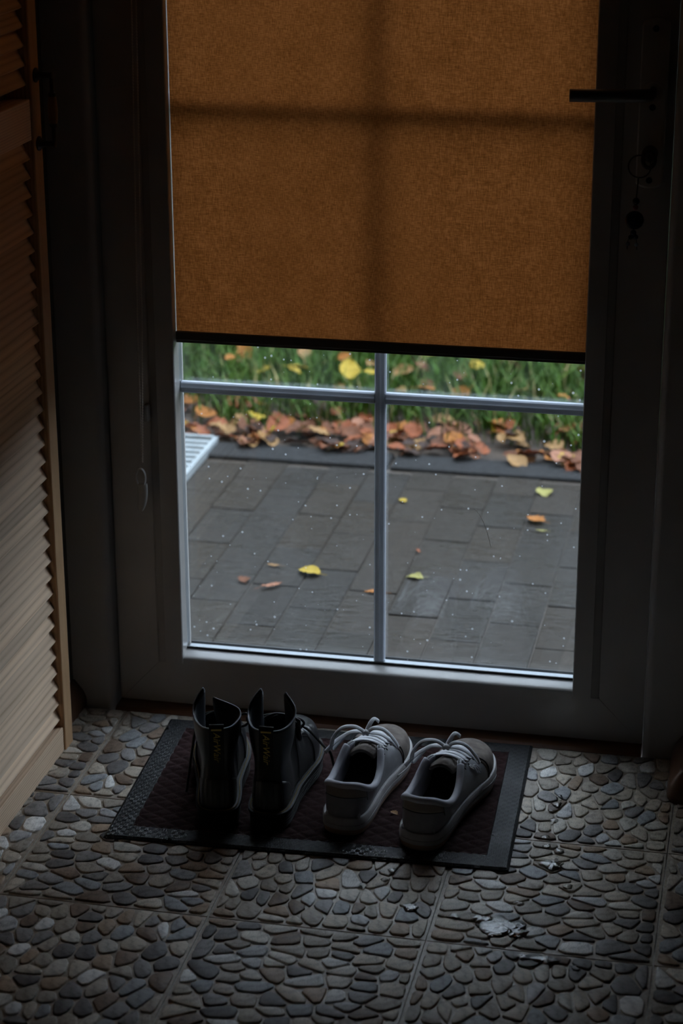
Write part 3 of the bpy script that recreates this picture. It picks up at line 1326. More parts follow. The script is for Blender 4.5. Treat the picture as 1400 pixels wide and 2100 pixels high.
def bow(parent, k, m, mat, seed, r=.0034):
    """knot with two loops and two ends, above the throat at k"""
    K = Vector(k)
    def L(pts):
        return [K + Vector((p[0] * m, p[1], p[2])) for p in pts]
    up = Vector((.2, -.5, 1))
    sweep('lace_loop', catmull(L([(0, 0, 0), (-.016, -.004, .010), (-.036, -.006, .006), (-.050, -.004, -.014), (-.053, .002, -.034), (-.045, .006, -.026), (-.028, .006, -.006), (-.003, .004, -.001)]), 7), r, .0009, mat, parent, 8, up)
    sweep('lace_loop', catmull(L([(0, 0, 0), (.012, .004, .008), (.027, .010, .003), (.040, .020, -.018), (.043, .026, -.030), (.034, .024, -.020), (.018, .014, -.006), (.002, .004, -.001)]), 7), r, .0009, mat, parent, 8, up)
    sweep('lace_end', catmull(L([(0, 0, .001), (.004, .010, .012), (.008, .018, .016), (.014, .022, .010)]), 6), r, .0009, mat, parent, 8, up)
    sweep('lace_end', catmull(L([(0, 0, 0), (-.022, .008, -.004), (-.046, .004, -.020), (-.062, -.006, -.038)]), 6), r, .0009, mat, parent, 8, up)
    V, Fc = sweep_data([K + Vector((-.005 * m, 0, -.001)), K + Vector((0, 0, .0015)), K + Vector((.005 * m, 0, -.001))], .0050, .0040, 10, Vector((0, 0, 1)))
    mesh('lace_knot', V, Fc, mat, parent, True)


def sneaker(loc, ang, mirror, label, emblem):
    root = empty('sneaker', (loc[0], loc[1], MATZ), -math.radians(ang))
    tag(root, label, 'shoe', 'pair of grey sneakers on the doormat')
    s = Shoe(SN_OUT, 10, SN_TOP, .0255, .0040, .0030, (.17, .29, .008), .50, .80, .85, mirror)
    s.ring_loft('sole', [(0, -.004), (.0015, -.0012), (.0080, .0002), (.0100, .0000)], 'sneaker_gum', root)
    fx = s.ring_loft('foxing', [(.0098, .0002), (.0104, .0012), (.0165, .0012), (.0170, .0002), (.0178, .0002), (.0183, .0014), (.0255, .0010), (.0275, -.0006), (.0280, -.0040)], 'sneaker_sole', root)
    # short reinforcement strips on the foxing at the ball of the foot
    for sg in (1, -1):
        pts = []
        for k in range(13):
            p, nr = s.base(sg * (.56 + .20 * k / 12))
            pts.append(Vector(((p.x + nr.x * .0014) * s.m, p.y + nr.y * .0014, .0222 + s.sp(p.y) - .0007 * k)))
        sweep('foxing_strip', pts, .0007, .0010, 'sneaker_sole', fx, 6)
    q = s.patch('quarter', -.70, .70, 0, 1, 'sneaker_leather', root, 110, 18)
    s.patch('toe_box', .66, 1.34, 0, 1, 'sneaker_suede', root, 70, 20, .0007, .0020)
    s.patch('heel_tab', -.165, .165, .60, .985, 'sneaker_tab', root, 30, 8, .0014)
    s.patch('eyestay', .50, .735, .76, 1.0, 'sneaker_leather', root, 30, 8, .0015, .0016)
    s.patch('eyestay', -.735, -.50, .76, 1.0, 'sneaker_leather', root, 30, 8, .0015, .0016)
    # seams
    for t in (.165, -.165):
        sweep('seam', [s.S(t, .45 + .53 * k / 10, .0012) for k in range(11)], .0006, None, 'slot_dark', q, 5)
    sweep('seam', [s.S(-.165 + .33 * k / 16, .585, .0010) for k in range(17)], .0006, None, 'slot_dark', q, 5)
    for sg in (1, -1):
        sweep('seam', [s.S(sg * (.662 + .02 * math.sin(k / 12 * math.pi)), .97 * k / 12, .0012) for k in range(13)], .0010, None, 'slot_dark', q, 5)
        for tt in (.545, .60, .655):
            sweep('vent_slit', [s.S(sg * tt, .66 + .05 * k / 3, .0004) for k in range(4)], .0013, .0008, 'slot_dark', q, 6)
    # lining and padded collar
    s.patch('lining', -.56, .56, .02, .995, 'sneaker_lining', root, 90, 14, -.0035, .0010)
    sweep('collar', [s.S(-.50 + 1.0 * k / 90, 1.0) + Vector((0, 0, -.0022)) for k in range(91)], .0054, .0052, 'sneaker_lining', root, 10)
    # insole
    V = [(p.x * .84 * s.m, .145 + (p.y - .145) * .93, .0300 + s.sp(p.y)) for p in s.loop]
    mesh('insole', V, [tuple(range(len(V)))], 'sneaker_insole', root)
    # tongue
    V, Fc = [], []
    tg = catmull([(0, .212, .0575), (0, .185, .0675), (0, .155, .0745), (0, .134, .0790), (0, .122, .0810), (0, .114, .0800)], 4)
    hwid = [.011, .015, .017, .018, .018, .016]
    nn = len(tg)
    for i, p in enumerate(tg):
        u = i / (nn - 1) * 5
        j = min(4, int(u))
        w = hwid[j] + (hwid[j + 1] - hwid[j]) * (u - j)
        for k in range(11):
            a = -1 + 2 * k / 10
            V.append((a * w, p.y + .002 * a * a, p.z - .010 * a * a))
    for i in range(nn - 1):
        for k in range(10):
            b = i * 11 + k
            Fc.append((b, b + 1, b + 12, b + 11))
    tn = mesh('tongue', V, Fc, 'sneaker_suede', root, True)
    md = tn.modifiers.new('thickness', 'SOLIDIFY')
    md.thickness = .005
    # laces
    for i, t in enumerate((.560, .605, .650, .693, .730)):
        a, b = s.S(t, .93, .0030), s.S(-t, .93, .0030)
        mid = (a + b) / 2 + Vector((0, .004, .0055))
        a2, b2 = s.S(t, .82, .0020), s.S(-t, .82, .0020)
        sweep('lace', catmull([a2, a, a.lerp(mid, .55) + Vector((0, 0, .002)), mid, b.lerp(mid, .55) + Vector((0, 0, .002)), b, b2], 5), .0036, .0011, 'sneaker_lace', root, 8)
    for i, (t, t2) in enumerate(((.560, .605), (.605, .650), (.650, .693))):
        for sg in (1, -1):
            a, b = s.S(sg * t, .95, .0030), s.S(-sg * t2, .95, .0016)
            mid = (a + b) / 2 + Vector((0, 0, .0045))
            sweep('lace', catmull([a, mid, b], 6), .0034, .0010, 'sneaker_lace', root, 8)
    bow(root, (0, .136, .1015), 1, 'sneaker_lace', 3)
    if emblem:
        # raised crest: an arch with an eye in it beside a second arch over two feet
        sg = 1 if not mirror else -1
        c = s.S(.598 * sg, .40, .0010)
        ex = (s.S(.625 * sg, .40, .0010) - s.S(.575 * sg, .40, .0010)).normalized()
        ez = (s.S(.598 * sg, .55, .0010) - c).normalized()
        em = empty('emblem', (0, 0, 0), 0, root)
        def P(u, v):
            t = .598 + u * .0042
            return s.S(t * sg, .46 + v * .036, .0020)
        strokes = [[(-4, 1), (-4.6, 3), (-3.6, 5), (-1.6, 5.2), (-.4, 3.6), (-.6, 2)], [(-2.6, 2.6), (-2.0, 3.4), (-1.8, 2.4), (-2.6, 2.6)], [(-3.6, -3.4), (-2.4, -.4), (-.4, 1.8)],
                   [(-.4, 1.8), (1.4, 3.0), (3.4, 2.6), (4.2, .6), (4.0, -2.4)], [(.6, -2.8), (.8, -.8), (1.8, .4)], [(2.2, -3.8), (2.4, -2.2)], [(-1.2, -4.4), (-.8, -2.6)]]
        for st in strokes:
            sweep('emblem_stroke', catmull([P(u, v) for u, v in st], 4), .0009, .0008, 'emblem_rubber', em, 6)
    return root


sneaker((.4335, .2400), 4.5, True, 'grey sneaker beside the black boots, its toe nearest the middle of the mat', False)
sneaker((.5480, .2180), 9.0, False, 'rightmost grey sneaker, with a raised crest on its outer side', True)

BT_OUT = [(x * .93, y * .895) for x, y in (
    (0, 0), (.0235, .0075), (.0345, .029), (.0365, .070), (.0365, .110), (.0425, .160), (.0495, .205), (.0480, .245), (.0350, .280), (.0130, .298),
    (-.004, .3005), (-.023, .292), (-.0390, .268), (-.0465, .235), (-.0465, .200), (-.0405, .160), (-.0345, .110), (-.0355, .070), (-.0330, .029), (-.0230, .0075))]


def bt_top(flap):
    return [(0, 0, .016, .1560), (.08, .0190, .0215, .1560), (.16, .0300, .036, .1590)] + flap + [
        (.44, .0245, .092, .146), (.54, .0215, .112, .122), (.64, .018, .134, .103), (.72, .014, .152, .092), (.78, .006, .162, .087), (.81, 0, .164, .086), (1.0, 0, .164, .086)]


FLAP_UP = [(.23, .0345, .053, .1660), (.285, .0315, .064, .1760), (.335, .0185, .074, .1890), (.356, .0170, .078, .1860)]
FLAP_CURL = [(.23, .0350, .053, .1660), (.285, .0330, .064, .1775), (.335, .0225, .074, .1920), (.356, .0210, .078, .1890)]
FLAP_IN = [(.22, .0340, .050, .1630), (.27, .0275, .060, .1700), (.335, -.0020, .070, .1790), (.352, -.0010, .074, .1760)]


def boot(loc, ang, mirror, label, topR, topL, long_lace):
    root = empty('boot', (loc[0], loc[1], MATZ), -math.radians(ang))
    tag(root, label, 'boot', 'pair of black lace-up boots on the doormat')

    def tweak(p, t, v):
        # hollow of the ankle and heel, crease across the instep, fuller toe
        a = abs(t)
        k = smooth(.50, .30, a) * math.exp(-((p.z - .095) / .030) ** 2)
        p = p + Vector((-.006 * k * (1 if t >= 0 else -1) * smooth(.0, .12, a), .007 * k * smooth(.16, .0, a), 0))
        cr = smooth(.38, .50, a) * smooth(.80, .66, a)
        p = p + Vector((0, 0, .0030 * cr * math.sin(p.y * 260 + p.z * 60) * smooth(.25, .6, v) * smooth(1.0, .85, v)))
        return p

    s = Shoe(BT_OUT, 10, (topR, topL), .0300, .0075, .0030, (.17, .27, .007), .46, .80, 1.0, mirror, tweak, .42, .38)
    # sole: grooved side wall, heel block, welt
    rg = [(.0, -.006), (.0015, -.0035)]
    for k in range(5):
        z = .0030 + k * .0040
        rg += [(z, -.0030), (z + .0005, -.0018), (z + .0026, -.0018), (z + .0031, -.0030)]
    rg += [(.0245, -.0010), (.0255, .0)]
    s.ring_loft('sole', rg, 'boot_sole', root)
    welt = s.ring_loft('welt', [(.0252, -.0004), (.0256, .0006), (.0296, .0006), (.0302, -.0004), (.0306, -.0075)], 'boot_sole', root)
    V, Fc = [], []
    n = len(s.loop)
    # stitches round the welt
    L = 0
    for i in range(n):
        p, q = s.loop[i], s.loop[(i + 1) % n]
        d = (q - p)
        nr = Vector((d.y, -d.x, 0)).normalized()
        for f in (.08, .58):
            a = p.lerp(q, f) - nr * .0030
            b = p.lerp(q, f + .32) - nr * .0030
            for pt in (a, b):
                pt.z = .0309 + s.sp(pt.y)
                pt.x *= s.m
            V, Fc = sweep_data([a, b], .0007, .0006, 5, Vector((0, 0, 1)), False, None, V, Fc)
    tag(mesh('stitching', V, Fc, 'boot_thread', welt), kind='stuff')
    sh = s.patch('shaft', -.70, .70, 0, 1, 'boot_leather', root, 130, 28, 0, .0022)
    s.patch('vamp', .62, 1.38, 0, 1, 'boot_leather', root, 80, 24, .0010, .0022)
    s.patch('heel_counter', -.24, .24, 0.0, .36, 'boot_leather', root, 48, 10, .0010, .0012, lambda u: (0.0, .03 + .33 * math.sqrt(max(0, 1 - (u / .24) ** 2))))
    s.patch('lining', -.50, .50, .02, .992, 'boot_lining', root, 90, 20, -.0026, .0008)
    sweep('collar_binding', [s.S(-.356 + .712 * k / 110, 1.0) for k in range(111)], .0012, .0012, 'boot_binding_highlight', root, 8)
    for sg in (1, -1):
        sweep('eyestay_binding', [s.S(sg * (.356 + .426 * k / 40), 1.0) for k in range(41)], .0013, None, 'boot_lining', root, 6)
        # double row of stitches down the side seam
        sweep('seam', [s.S(sg * (.40 + .05 * k / 14), .04 + .90 * k / 14, .0008) for k in range(15)], .0005, None, 'boot_sole', sh, 5)
        sweep('seam', [s.S(sg * (.615 - .010 * k / 14), .02 + .93 * k / 14, .0012) for k in range(15)], .0008, None, 'boot_sole', sh, 5)
        # eyelets, seen inside the open flaps as well
        for t in (.392, .425, .460, .50, .55, .60, .65, .70):
            c = s.S(sg * t, .94)
            nrm = (s.S(sg * t, .94, .001) - c).normalized()
            lathe('eyelet', [(.0008, -.0034), (.0030, -.0034), (.0034, -.0028), (.0034, .0010), (.0030, .0016), (.0008, .0016)], 'eyelet_metal', sh, nrm, c, 10)
    V = [(p.x * .80 * s.m, .134 + (p.y - .134) * .90, .036 + s.sp(p.y)) for p in s.loop]
    mesh('insole', V, [tuple(range(len(V)))], 'boot_sole', root)
    # tongue, fallen forward inside the throat
    V, Fc = [], []
    tg = catmull([(0, .174, .076), (0, .148, .087), (0, .124, .101), (0, .110, .118), (0, .106, .132), (0, .106, .142)], 4)
    nn = len(tg)
    for i, p in enumerate(tg):
        w = .014 + .018 * smooth(0, .5, i / (nn - 1))
        for k in range(11):
            a = -1 + 2 * k / 10
            V.append((a * w, p.y - .006 * a * a, p.z - .006 * a * a))
    for i in range(nn - 1):
        for k in range(10):
            b = i * 11 + k
            Fc.append((b, b + 1, b + 12, b + 11))
    tn = mesh('tongue', V, Fc, 'boot_leather', root, True)
    tn.modifiers.new('thickness', 'SOLIDIFY').thickness = .0025
    # slack laces
    ts = (.46, .50, .55, .60, .65, .70)
    for i, t in enumerate(ts):
        a, b = s.S(t, .94, .003), s.S(-t, .94, .003)
        mid = (a + b) / 2 + Vector((.002 * (i % 2), .006, .010))
        sweep('lace', catmull([a, a.lerp(mid, .6) + Vector((0, 0, .003)), mid, b.lerp(mid, .6) + Vector((0, 0, .003)), b], 6), .0019, .0016, 'boot_lace', root, 8)
        if i < len(ts) - 1:
            c = s.S(-ts[i + 1], .95, .001)
            mid = (a + c) / 2 + Vector((0, .002, .012))
            sweep('lace', catmull([a, mid, c], 8), .0019, .0016, 'boot_lace', root, 8)
    for pts in long_lace:
        sweep('lace_end', catmull([Vector(p) for p in pts], 10), .0021, .0019, 'boot_lace', root, 8)
    # heel loop with lettering
    lp = [s.S(0, .50 + .05 * k, .0018) for k in range(10)] + [s.S(0, 1.0) + Vector((0, -.0022, .0005)), s.S(0, 1.0) + Vector((0, .000, .0062)), s.S(0, 1.0) + Vector((0, .0040, .003)), s.S(0, .90) + Vector((0, .0050, 0))]
    V, Fc = [], []
    path = catmull(lp, 4)
    for i, p in enumerate(path):
        tg_ = (path[min(i + 1, len(path) - 1)] - path[max(i - 1, 0)]).normalized()
        nn_ = Vector((1, 0, 0)).cross(tg_)
        for dx, dn in ((-.0105, -.0006), (.0105, -.0006), (.0105, .0006), (-.0105, .0006)):
            V.append(p + Vector((dx, 0, 0)) + nn_ * dn)
    for i in range(len(path) - 1):
        for k in range(4):
            Fc.append((i * 4 + k, i * 4 + (k + 1) % 4, (i + 1) * 4 + (k + 1) % 4, (i + 1) * 4 + k))
    Fc += [(0, 1, 2, 3), tuple(len(V) - 4 + k for k in range(4))]
    lpo = mesh('heel_loop', V, Fc, 'loop_fabric', root)
    # a gold end stripe over the loop's fold and gold script down its back
    c = s.S(0, 1.0)
    box('stripe', (c.x - .0075, c.x + .0075, c.y - .0040, c.y - .0028, c.z - .0015, c.z + .0010), 'loop_gold', lpo)
    fc = bpy.data.curves.new('lettering', 'FONT')
    fc.body = 'AirWair'
    fc.size = .0142
    fc.shear = .25
    fc.extrude = .0003
    fc.align_x = 'CENTER'
    fc.align_y = 'CENTER'
    fc.materials.append(MATS['loop_gold'])
    tmp = bpy.data.objects.new('lettering_curve', fc)
    COL.objects.link(tmp)
    dg = bpy.context.evaluated_depsgraph_get()
    tm = bpy.data.meshes.new_from_object(tmp.evaluated_get(dg))
    bpy.data.objects.remove(tmp)
    to = bpy.data.objects.new('lettering', tm)
    COL.objects.link(to)
    to.parent = lpo
    pa, pb = s.S(0, .58, .0030), s.S(0, .98, .0030)
    xd = (pa - pb).normalized()
    yd = Vector((1, 0, 0))
    zd = xd.cross(yd)
    ctr = (pa + pb) / 2
    ctr.y = min(s.S(0, q / 10, .0032).y for q in (6, 7, 8, 9)) - .0002
    to.matrix_local = Matrix(((xd.x, yd.x, zd.x, ctr.x), (xd.y, yd.y, zd.y, ctr.y), (xd.z, yd.z, zd.z, ctr.z), (0, 0, 0, 1)))
    return root


boot((.3250, .2270), -1.5, False, 'black leather boot next to the sneakers, with one long loose lace', bt_top(FLAP_UP), bt_top(FLAP_CURL),
     [[(.019, .118, .120), (.034, .116, .118), (.043, .128, .104), (.050, .148, .082), (.055, .168, .062), (.060, .188, .044), (.062, .196, .028), (.064, .200, .010)],
      [(.016, .114, .124), (.028, .106, .136), (.036, .110, .128), (.028, .118, .114), (.016, .126, .106)],
      [(-.02, .112, .127), (-.040, .100, .140), (-.047, .098, .131), (-.037, .108, .116), (-.02, .120, .110)]])
boot((.2560, .2200), -13.0, True, 'leftmost black leather boot, one flap of its open collar folded inwards', bt_top(FLAP_CURL), bt_top(FLAP_IN),
     [[(-.019, .118, .120), (-.034, .108, .112), (-.041, .100, .080), (-.046, .096, .046), (-.051, .092, .016)],
      [(.02, .112, .127), (.040, .100, .140), (.046, .098, .131), (.037, .108, .116), (.02, .120, .110)]])

# ------------------------------------------------------------------ keys in the lock
kc = empty('keychain', (PX - .0005, YL - .0225, .945))
tag(kc, 'key in the door lock with a ring and a blue bead charm hanging', 'keychain')
lathe('key', [(.0001, -.004), (.0016, -.004), (.0016, .004), (.0001, .004)], 'key_metal', kc, (0, -1, 0), (0, 0, 0), 10)
V, Fc = [], []
kp = []
for k in range(24):
    a = 2 * math.pi * k / 24
    kp.append((math.cos(a) * .0085, 0, -.006 + math.sin(a) * .0115))
V, Fc = sweep_data([Vector(p) + Vector((0, -.005, 0)) for p in kp], .0030, .0012, 8, Vector((0, 1, 0)), True)
mesh('key_bow', V, Fc, 'key_metal', kc, True)
rp = [Vector((-.0125 + math.cos(2 * math.pi * k / 32) * .0160, -.008, -.0155 + math.sin(2 * math.pi * k / 32) * .0160)) for k in range(32)]
sweep('key_ring', rp, .0011, None, 'key_metal', kc, 8, Vector((0, 1, 0)), True)
sweep('cord', [(-.0135, -.008, -.0315), (-.0150, -.008, -.064)], .0010, None, 'cord_black', kc, 6, Vector((0, 1, 0)))
for nm, x, z, r, m in (('bead', -.0152, -.0655, .0052, 'bead_green'), ('bead', -.0155, -.0742, .0040, 'bead_red'), ('bead', -.0170, -.1115, .0045, 'bead_blue'), ('bead', -.0135, -.1175, .0040, 'bead_blue'),
                       ('bead', -.0205, -.1180, .0036, 'bead_green'), ('bead', -.0240, -.1280, .0030, 'bead_pale'), ('bead', -.0120, -.1285, .0030, 'bead_pale')):
    lathe(nm, sph(r), m, kc, (0, 0, 1), (x, -.008, z), 14)
lathe('eye_bead', [(.0001, -.0045), (.010, -.0045), (.0128, -.0025), (.0136, 0), (.0128, .0025), (.010, .0045), (.0001, .0045)], 'bead_blue', kc, (0, -1, 0), (-.0162, -.008, -.0930), 24)
sweep('cord', catmull([(-.0165, -.008, -.106), (-.0205, -.008, -.114), (-.0245, -.008, -.124), (-.025, -.008, -.136)], 4), .0006, None, 'cord_black', kc, 5, Vector((0, 1, 0)))
sweep('cord', catmull([(-.0165, -.008, -.106), (-.0140, -.008, -.116), (-.0120, -.008, -.124), (-.011, -.008, -.136)], 4), .0006, None, 'cord_black', kc, 5, Vector((0, 1, 0)))

# ------------------------------------------------------------------ water on the tiles
rw_ = random.Random(5)


def drop(px, py, w, d, hgt, label, grp):
    c = unproject(px, py, .003)
    V, Fc = [], []
    n, rings = 28, 7
    ph = rw_.uniform(0, 9)
    for r in range(rings + 1):
        a = math.pi / 2 * r / rings
        for k in range(n):
            th_ = 2 * math.pi * k / n
            q = 1 + .45 * noise.noise((math.cos(th_) * 1.3 + ph, math.sin(th_) * 1.3, ph)) + .30 * noise.noise((math.cos(th_) * 3 + ph, math.sin(th_) * 3, 2.5))
            rr = math.cos(a) * q
            x, y = math.cos(th_) * w / 2 * rr, math.sin(th_) * d / 2 * rr
            rip = .0011 * noise.noise(((c.x + x) * 150, (c.y + y) * 150, 4)) * math.sin(a)
            V.append((x, y, math.sin(a) * hgt * 1.5 + rip))
    for r in range(rings):
        for k in range(n):
            Fc.append((r * n + k, r * n + (k + 1) % n, (r + 1) * n + (k + 1) % n, (r + 1) * n + k))
    o = mesh('puddle' if w > .03 else 'water_drop', V, Fc, 'water', None, True)
    o.location = (c.x, c.y, .0022)
    tag(o, label, 'water', grp)


G = 'water drops on the tiles'
drop(1028, 1900, .050, .055, .0022, 'largest puddle on the pebble tiles, in front of the mat', G)
drop(987, 1884, .030, .022, .0020, 'small puddle touching the left of the largest puddle', G)
drop(1062, 1912, .030, .026, .0020, 'water drop touching the right of the largest puddle', G)
drop(1133, 1772, .030, .034, .0026, 'bright puddle on the tiles off the near corner of the mat', G)
drop(1145, 1745, .016, .016, .0022, 'round water drop just above the bright puddle by the mat corner', G)
drop(1120, 1968, .034, .020, .0020, 'puddle on the tiles nearest the bottom of the picture', G)
for px, py, w in ((1147, 1634, .010), (1142, 1650, .015), (1130, 1664, .009), (1135, 1683, .012), (1118, 1718, .014), (1122, 1736, .012)):
    drop(px, py, w, w * 1.1, .0022, 'tiny water drop in the trail beside the right edge of the mat', G + ' beside the mat')
for px, py, w in ((806, 1786, .014), (788, 1804, .010), (840, 1860, .022), (744, 1814, .010), (1165, 1818, .014), (1062, 1852, .014), (932, 1880, .016), (1072, 1962, .018), (1180, 1985, .014)):
    drop(px, py, w, w * .9, .0020, 'tiny scattered water drop on the tiles in front of the mat', G + ' in front of the mat')

# crumb of leaf on the mat


def leaf_mesh(kind, mat, seed):
    rn = random.Random(seed)
    n = 16
    V, Fc = [], []
    half = []
    for k in range(n + 1):
        u = k / n
        if kind == 0:
            w = .36 * math.sin(math.pi * u ** .85) ** .8
        elif kind == 1:
            w = .40 * math.sin(math.pi * u) ** .6 * (.62 + .38 * abs(math.cos(u * math.pi * 3.2)))
        else:
            w = .15 * math.sin(math.pi * u) ** .8
        half.append((u - .5, w))
    cu = rn.uniform(-.25, .35)
    tw = rn.uniform(-.6, .6)
    for u, w in half:
        for a in (-1, -.5, 0, .5, 1):
            x = a * w * (1 + .1 * rn.uniform(-1, 1))
            z = cu * (u * u) + abs(a) * w * .35 * (1 + tw * u) + tw * u * a * w + .03 * rn.uniform(-1, 1)
            V.append((x, u, z + .03))
    for k in range(n):
        for j in range(4):
            b = k * 5 + j
            Fc.append((b, b + 1, b + 6, b + 5))
    # stalk
    V, Fc = sweep_data([Vector((0, -.5, .05)), Vector((.02, -.62, .06)), Vector((.05, -.78, .05))], .012, None, 4, Vector((0, 0, 1)), False, None, V, Fc)
    me = bpy.data.meshes.new('leaf')
    me.from_pydata([tuple(v) for v in V], [], Fc)
    me.materials.append(MATS[mat])
    for p in me.polygons:
        p.use_smooth = True
    return me


LEAF = {}


def leaf(kind, mat, size, loc, rz, tilt, label, grp, name='fallen_leaf', variant=0):
    key = (kind, mat, variant)
    if key not in LEAF:
        LEAF[key] = leaf_mesh(kind, mat, hash(key) % 1000 if False else kind * 37 + variant * 11 + len(mat))
    o = bpy.data.objects.new(name, LEAF[key])
    COL.objects.link(o)
    o.location = loc
    o.rotation_euler = (tilt[0], tilt[1], rz)
    o.scale = (size, size, size)
    return tag(o, label, 'leaf', grp)


c = unproject(808, 1668, MATZ)
leaf(1, 'leaf_tan', .014, (c.x, c.y, MATZ + .0005), .9, (0, 0), 'crumb of dry leaf on the doormat between the two sneakers', None, 'leaf_crumb')

# ================================================================== OUTSIDE
ground = box('ground', (-14, 14, 2.17, 26, GZ - .12, GZ - .012), 'lawn_ground')
tag(ground, kind='structure')
tag(mesh('soil_strip', *(lambda n: ([(-3 + 6 * i / n, 2.165 + .55 * j / 8, GZ - .006 + .010 * noise.noise((i * .9, j * 1.7, 2))) for j in range(9) for i in range(n + 1)],
                                    [(j * (n + 1) + i, j * (n + 1) + i + 1, (j + 1) * (n + 1) + i + 1, (j + 1) * (n + 1) + i) for j in range(8) for i in range(n)]))(90), 'soil', None, True), kind='structure')

paving = box('paving', (-6, 6, .70, 2.17, GZ - .12, GZ - .0040), 'joint_sand')
tag(paving, kind='structure')
PWX, PLY = .0975, .2040
rp_ = random.Random(11)
pav_me = []
for k in range(5):
    bm = boxes([(-PWX / 2 + .0011, PWX / 2 - .0011, -PLY / 2 + .0012, PLY / 2 - .0012, -.03, 0)], .0026, 2)
    me_ = bpy.data.meshes.new('paver')
    bm.to_mesh(me_)
    bm.free()
    tone = [(.031, .0245, .0185), (.035, .0275, .021), (.028, .0235, .019), (.034, .026, .019), (.030, .0255, .0215)][k]
    a = me_.color_attributes.new('tone', 'FLOAT_COLOR', 'POINT')
    a.data.foreach_set('color', [q for _ in me_.vertices for q in (*tone, 1)])
    me_.materials.append(MATS['paver'])
    pav_me.append(me_)
PHASE = {}
# joints along y at x = .422+n*.0975 (scaled to the paving's level)
for i in range(-17, 15):
    xc = .4135 + PWX * (i + .5)
    y_off = 1.739 if (i % 2 == 0) else 1.637
    for j in range(-6, 4):
        y0 = y_off + PLY * (j - 0.0)
        y1 = y0 + PLY
        if y1 < .74 or y0 > 2.06:
            continue
        ca, cb = max(y0, .735), min(y1, 2.062)
        if cb - ca < .03:
            continue
        o = bpy.data.objects.new('paver', pav_me[rp_.randrange(5)])
        COL.objects.link(o)
        o.parent = paving
        o.location = (xc, (ca + cb) / 2, GZ + rp_.uniform(-.0012, .0012))
        o.scale = (1, (cb - ca) / PLY, 1)
        o.rotation_euler = (rp_.uniform(-.006, .006), rp_.uniform(-.008, .008), 0)
# threshold slab outside the door
tag(box('sill_stone', (XL - .1, XR + .1, .703, .735, GZ - .05, GZ + .004), 'kerb_concrete', None, .004), kind='structure')
# kerb of long concrete edging stones
kerb = empty('kerb', (0, 2.117, GZ - .06))
tag(kerb, kind='structure')
for i in range(-3, 4):
    o = box('kerb_stone', (i * .80 + .163, i * .80 + .957, -.050, .050, 0.0, .066 + .0015 * (i % 2)), 'kerb_concrete', kerb, .006)
# exterior faces of the house
tag(box('exterior_wall', (2.3, 6.0, .50, .80, GZ - .1, 4.8), 'exterior_plaster'), kind='structure')
tag(box('exterior_wall_left', (-6.0, -.25, .50, .80, GZ - .1, 4.8), 'exterior_plaster'), kind='structure')
tag(box('exterior_wall_upper', (-.25, 2.3, .50, .80, 2.551, 4.8), 'exterior_plaster'), kind='structure')

# added out of view to block sky light: a wing wall left, hedges ahead
tag(box('sky_block_wall', (-2.8, -2.5, .80, 7.6, GZ - .1, 4.4), 'exterior_plaster'), kind='structure')  # unseen wall, added to darken the sky on the left


def hedge(name, p0, p1, h, depth, n):
    V, Fc = [], []
    p0, p1 = Vector(p0), Vector(p1)
    run = (p1 - p0).normalized()
    back = Vector((-run.y, run.x, 0))
    nz_ = 44
    for k in range(nz_ + 1):
        for i in range(n + 1):
            p = p0.lerp(p1, i / n)
            u = k / nz_
            p = p + Vector((0, 0, h * min(1, u / .8))) + back * (depth * max(0, (u - .8) / .2))
            d = .28 * noise.noise(p * 1.3) + .16 * noise.noise(p * 4.1) + .09 * noise.noise(p * 9.7)
            V.append(p - back * d + Vector((0, 0, d * .8 if u > .2 else 0)))
    for k in range(nz_):
        for i in range(n):
            a = k * (n + 1) + i
            Fc.append((a, a + 1, a + n + 2, a + n + 1))
    tag(mesh(name, V, Fc, 'sky_block_leaf', None, False), kind='structure')


hedge('sky_block_hedge', (-9.0, 6.4, GZ - .02), (2.0, 6.4, GZ - .02), 3.05, 1.1, 90)  # unseen, added to shade the low sky straight ahead
hedge('sky_block_hedge_low', (2.0, 6.6, GZ - .02), (7.0, 6.6, GZ - .02), 1.65, .9, 50)  # unseen, added to lower the light's upper edge on the wardrobe
hedge('sky_block_hedge_side', (7.0, 6.6, GZ - .02), (7.0, .9, GZ - .02), 1.65, .9, 50)  # unseen, added to cut the low sky light from the right
# galvanised grating at the paving's edge
gr = empty('metal_grate', (-.46, 1.88, GZ))
tag(gr, 'pale galvanised metal grating lying on the paving beside the leaf litter', 'grate')
gx0, gx1, gy0, gy1 = -.66, -.267, 1.58, 2.172
go = Vector((.46, -1.88, -GZ))


def gp(o):
    o.location = go
    return o


gtop = GZ + .020
for b_ in ((gx0, gx1, gy0, gy0 + .012, GZ + .0005, gtop), (gx0, gx1, gy1 - .012, gy1, GZ + .0005, gtop), (gx0, gx0 + .012, gy0, gy1, GZ + .0005, gtop), (gx1 - .012, gx1, gy0, gy1, GZ + .0005, gtop)):
    gp(box('grate_frame', b_, 'galvanised', gr, .001))
k = 0
y = gy0 + .030
while y < gy1 - .02:
    gp(box('grate_bar', (gx0 + .012, gx1 - .012, y, y + .0165, GZ + .006, gtop - .001), 'galvanised', gr, .001))
    y += .0340
for x in (gx0 + .13, gx0 + .26):
    gp(box('grate_rib', (x, x + .006, gy0 + .012, gy1 - .012, GZ + .003, gtop - .006), 'galvanised', gr))


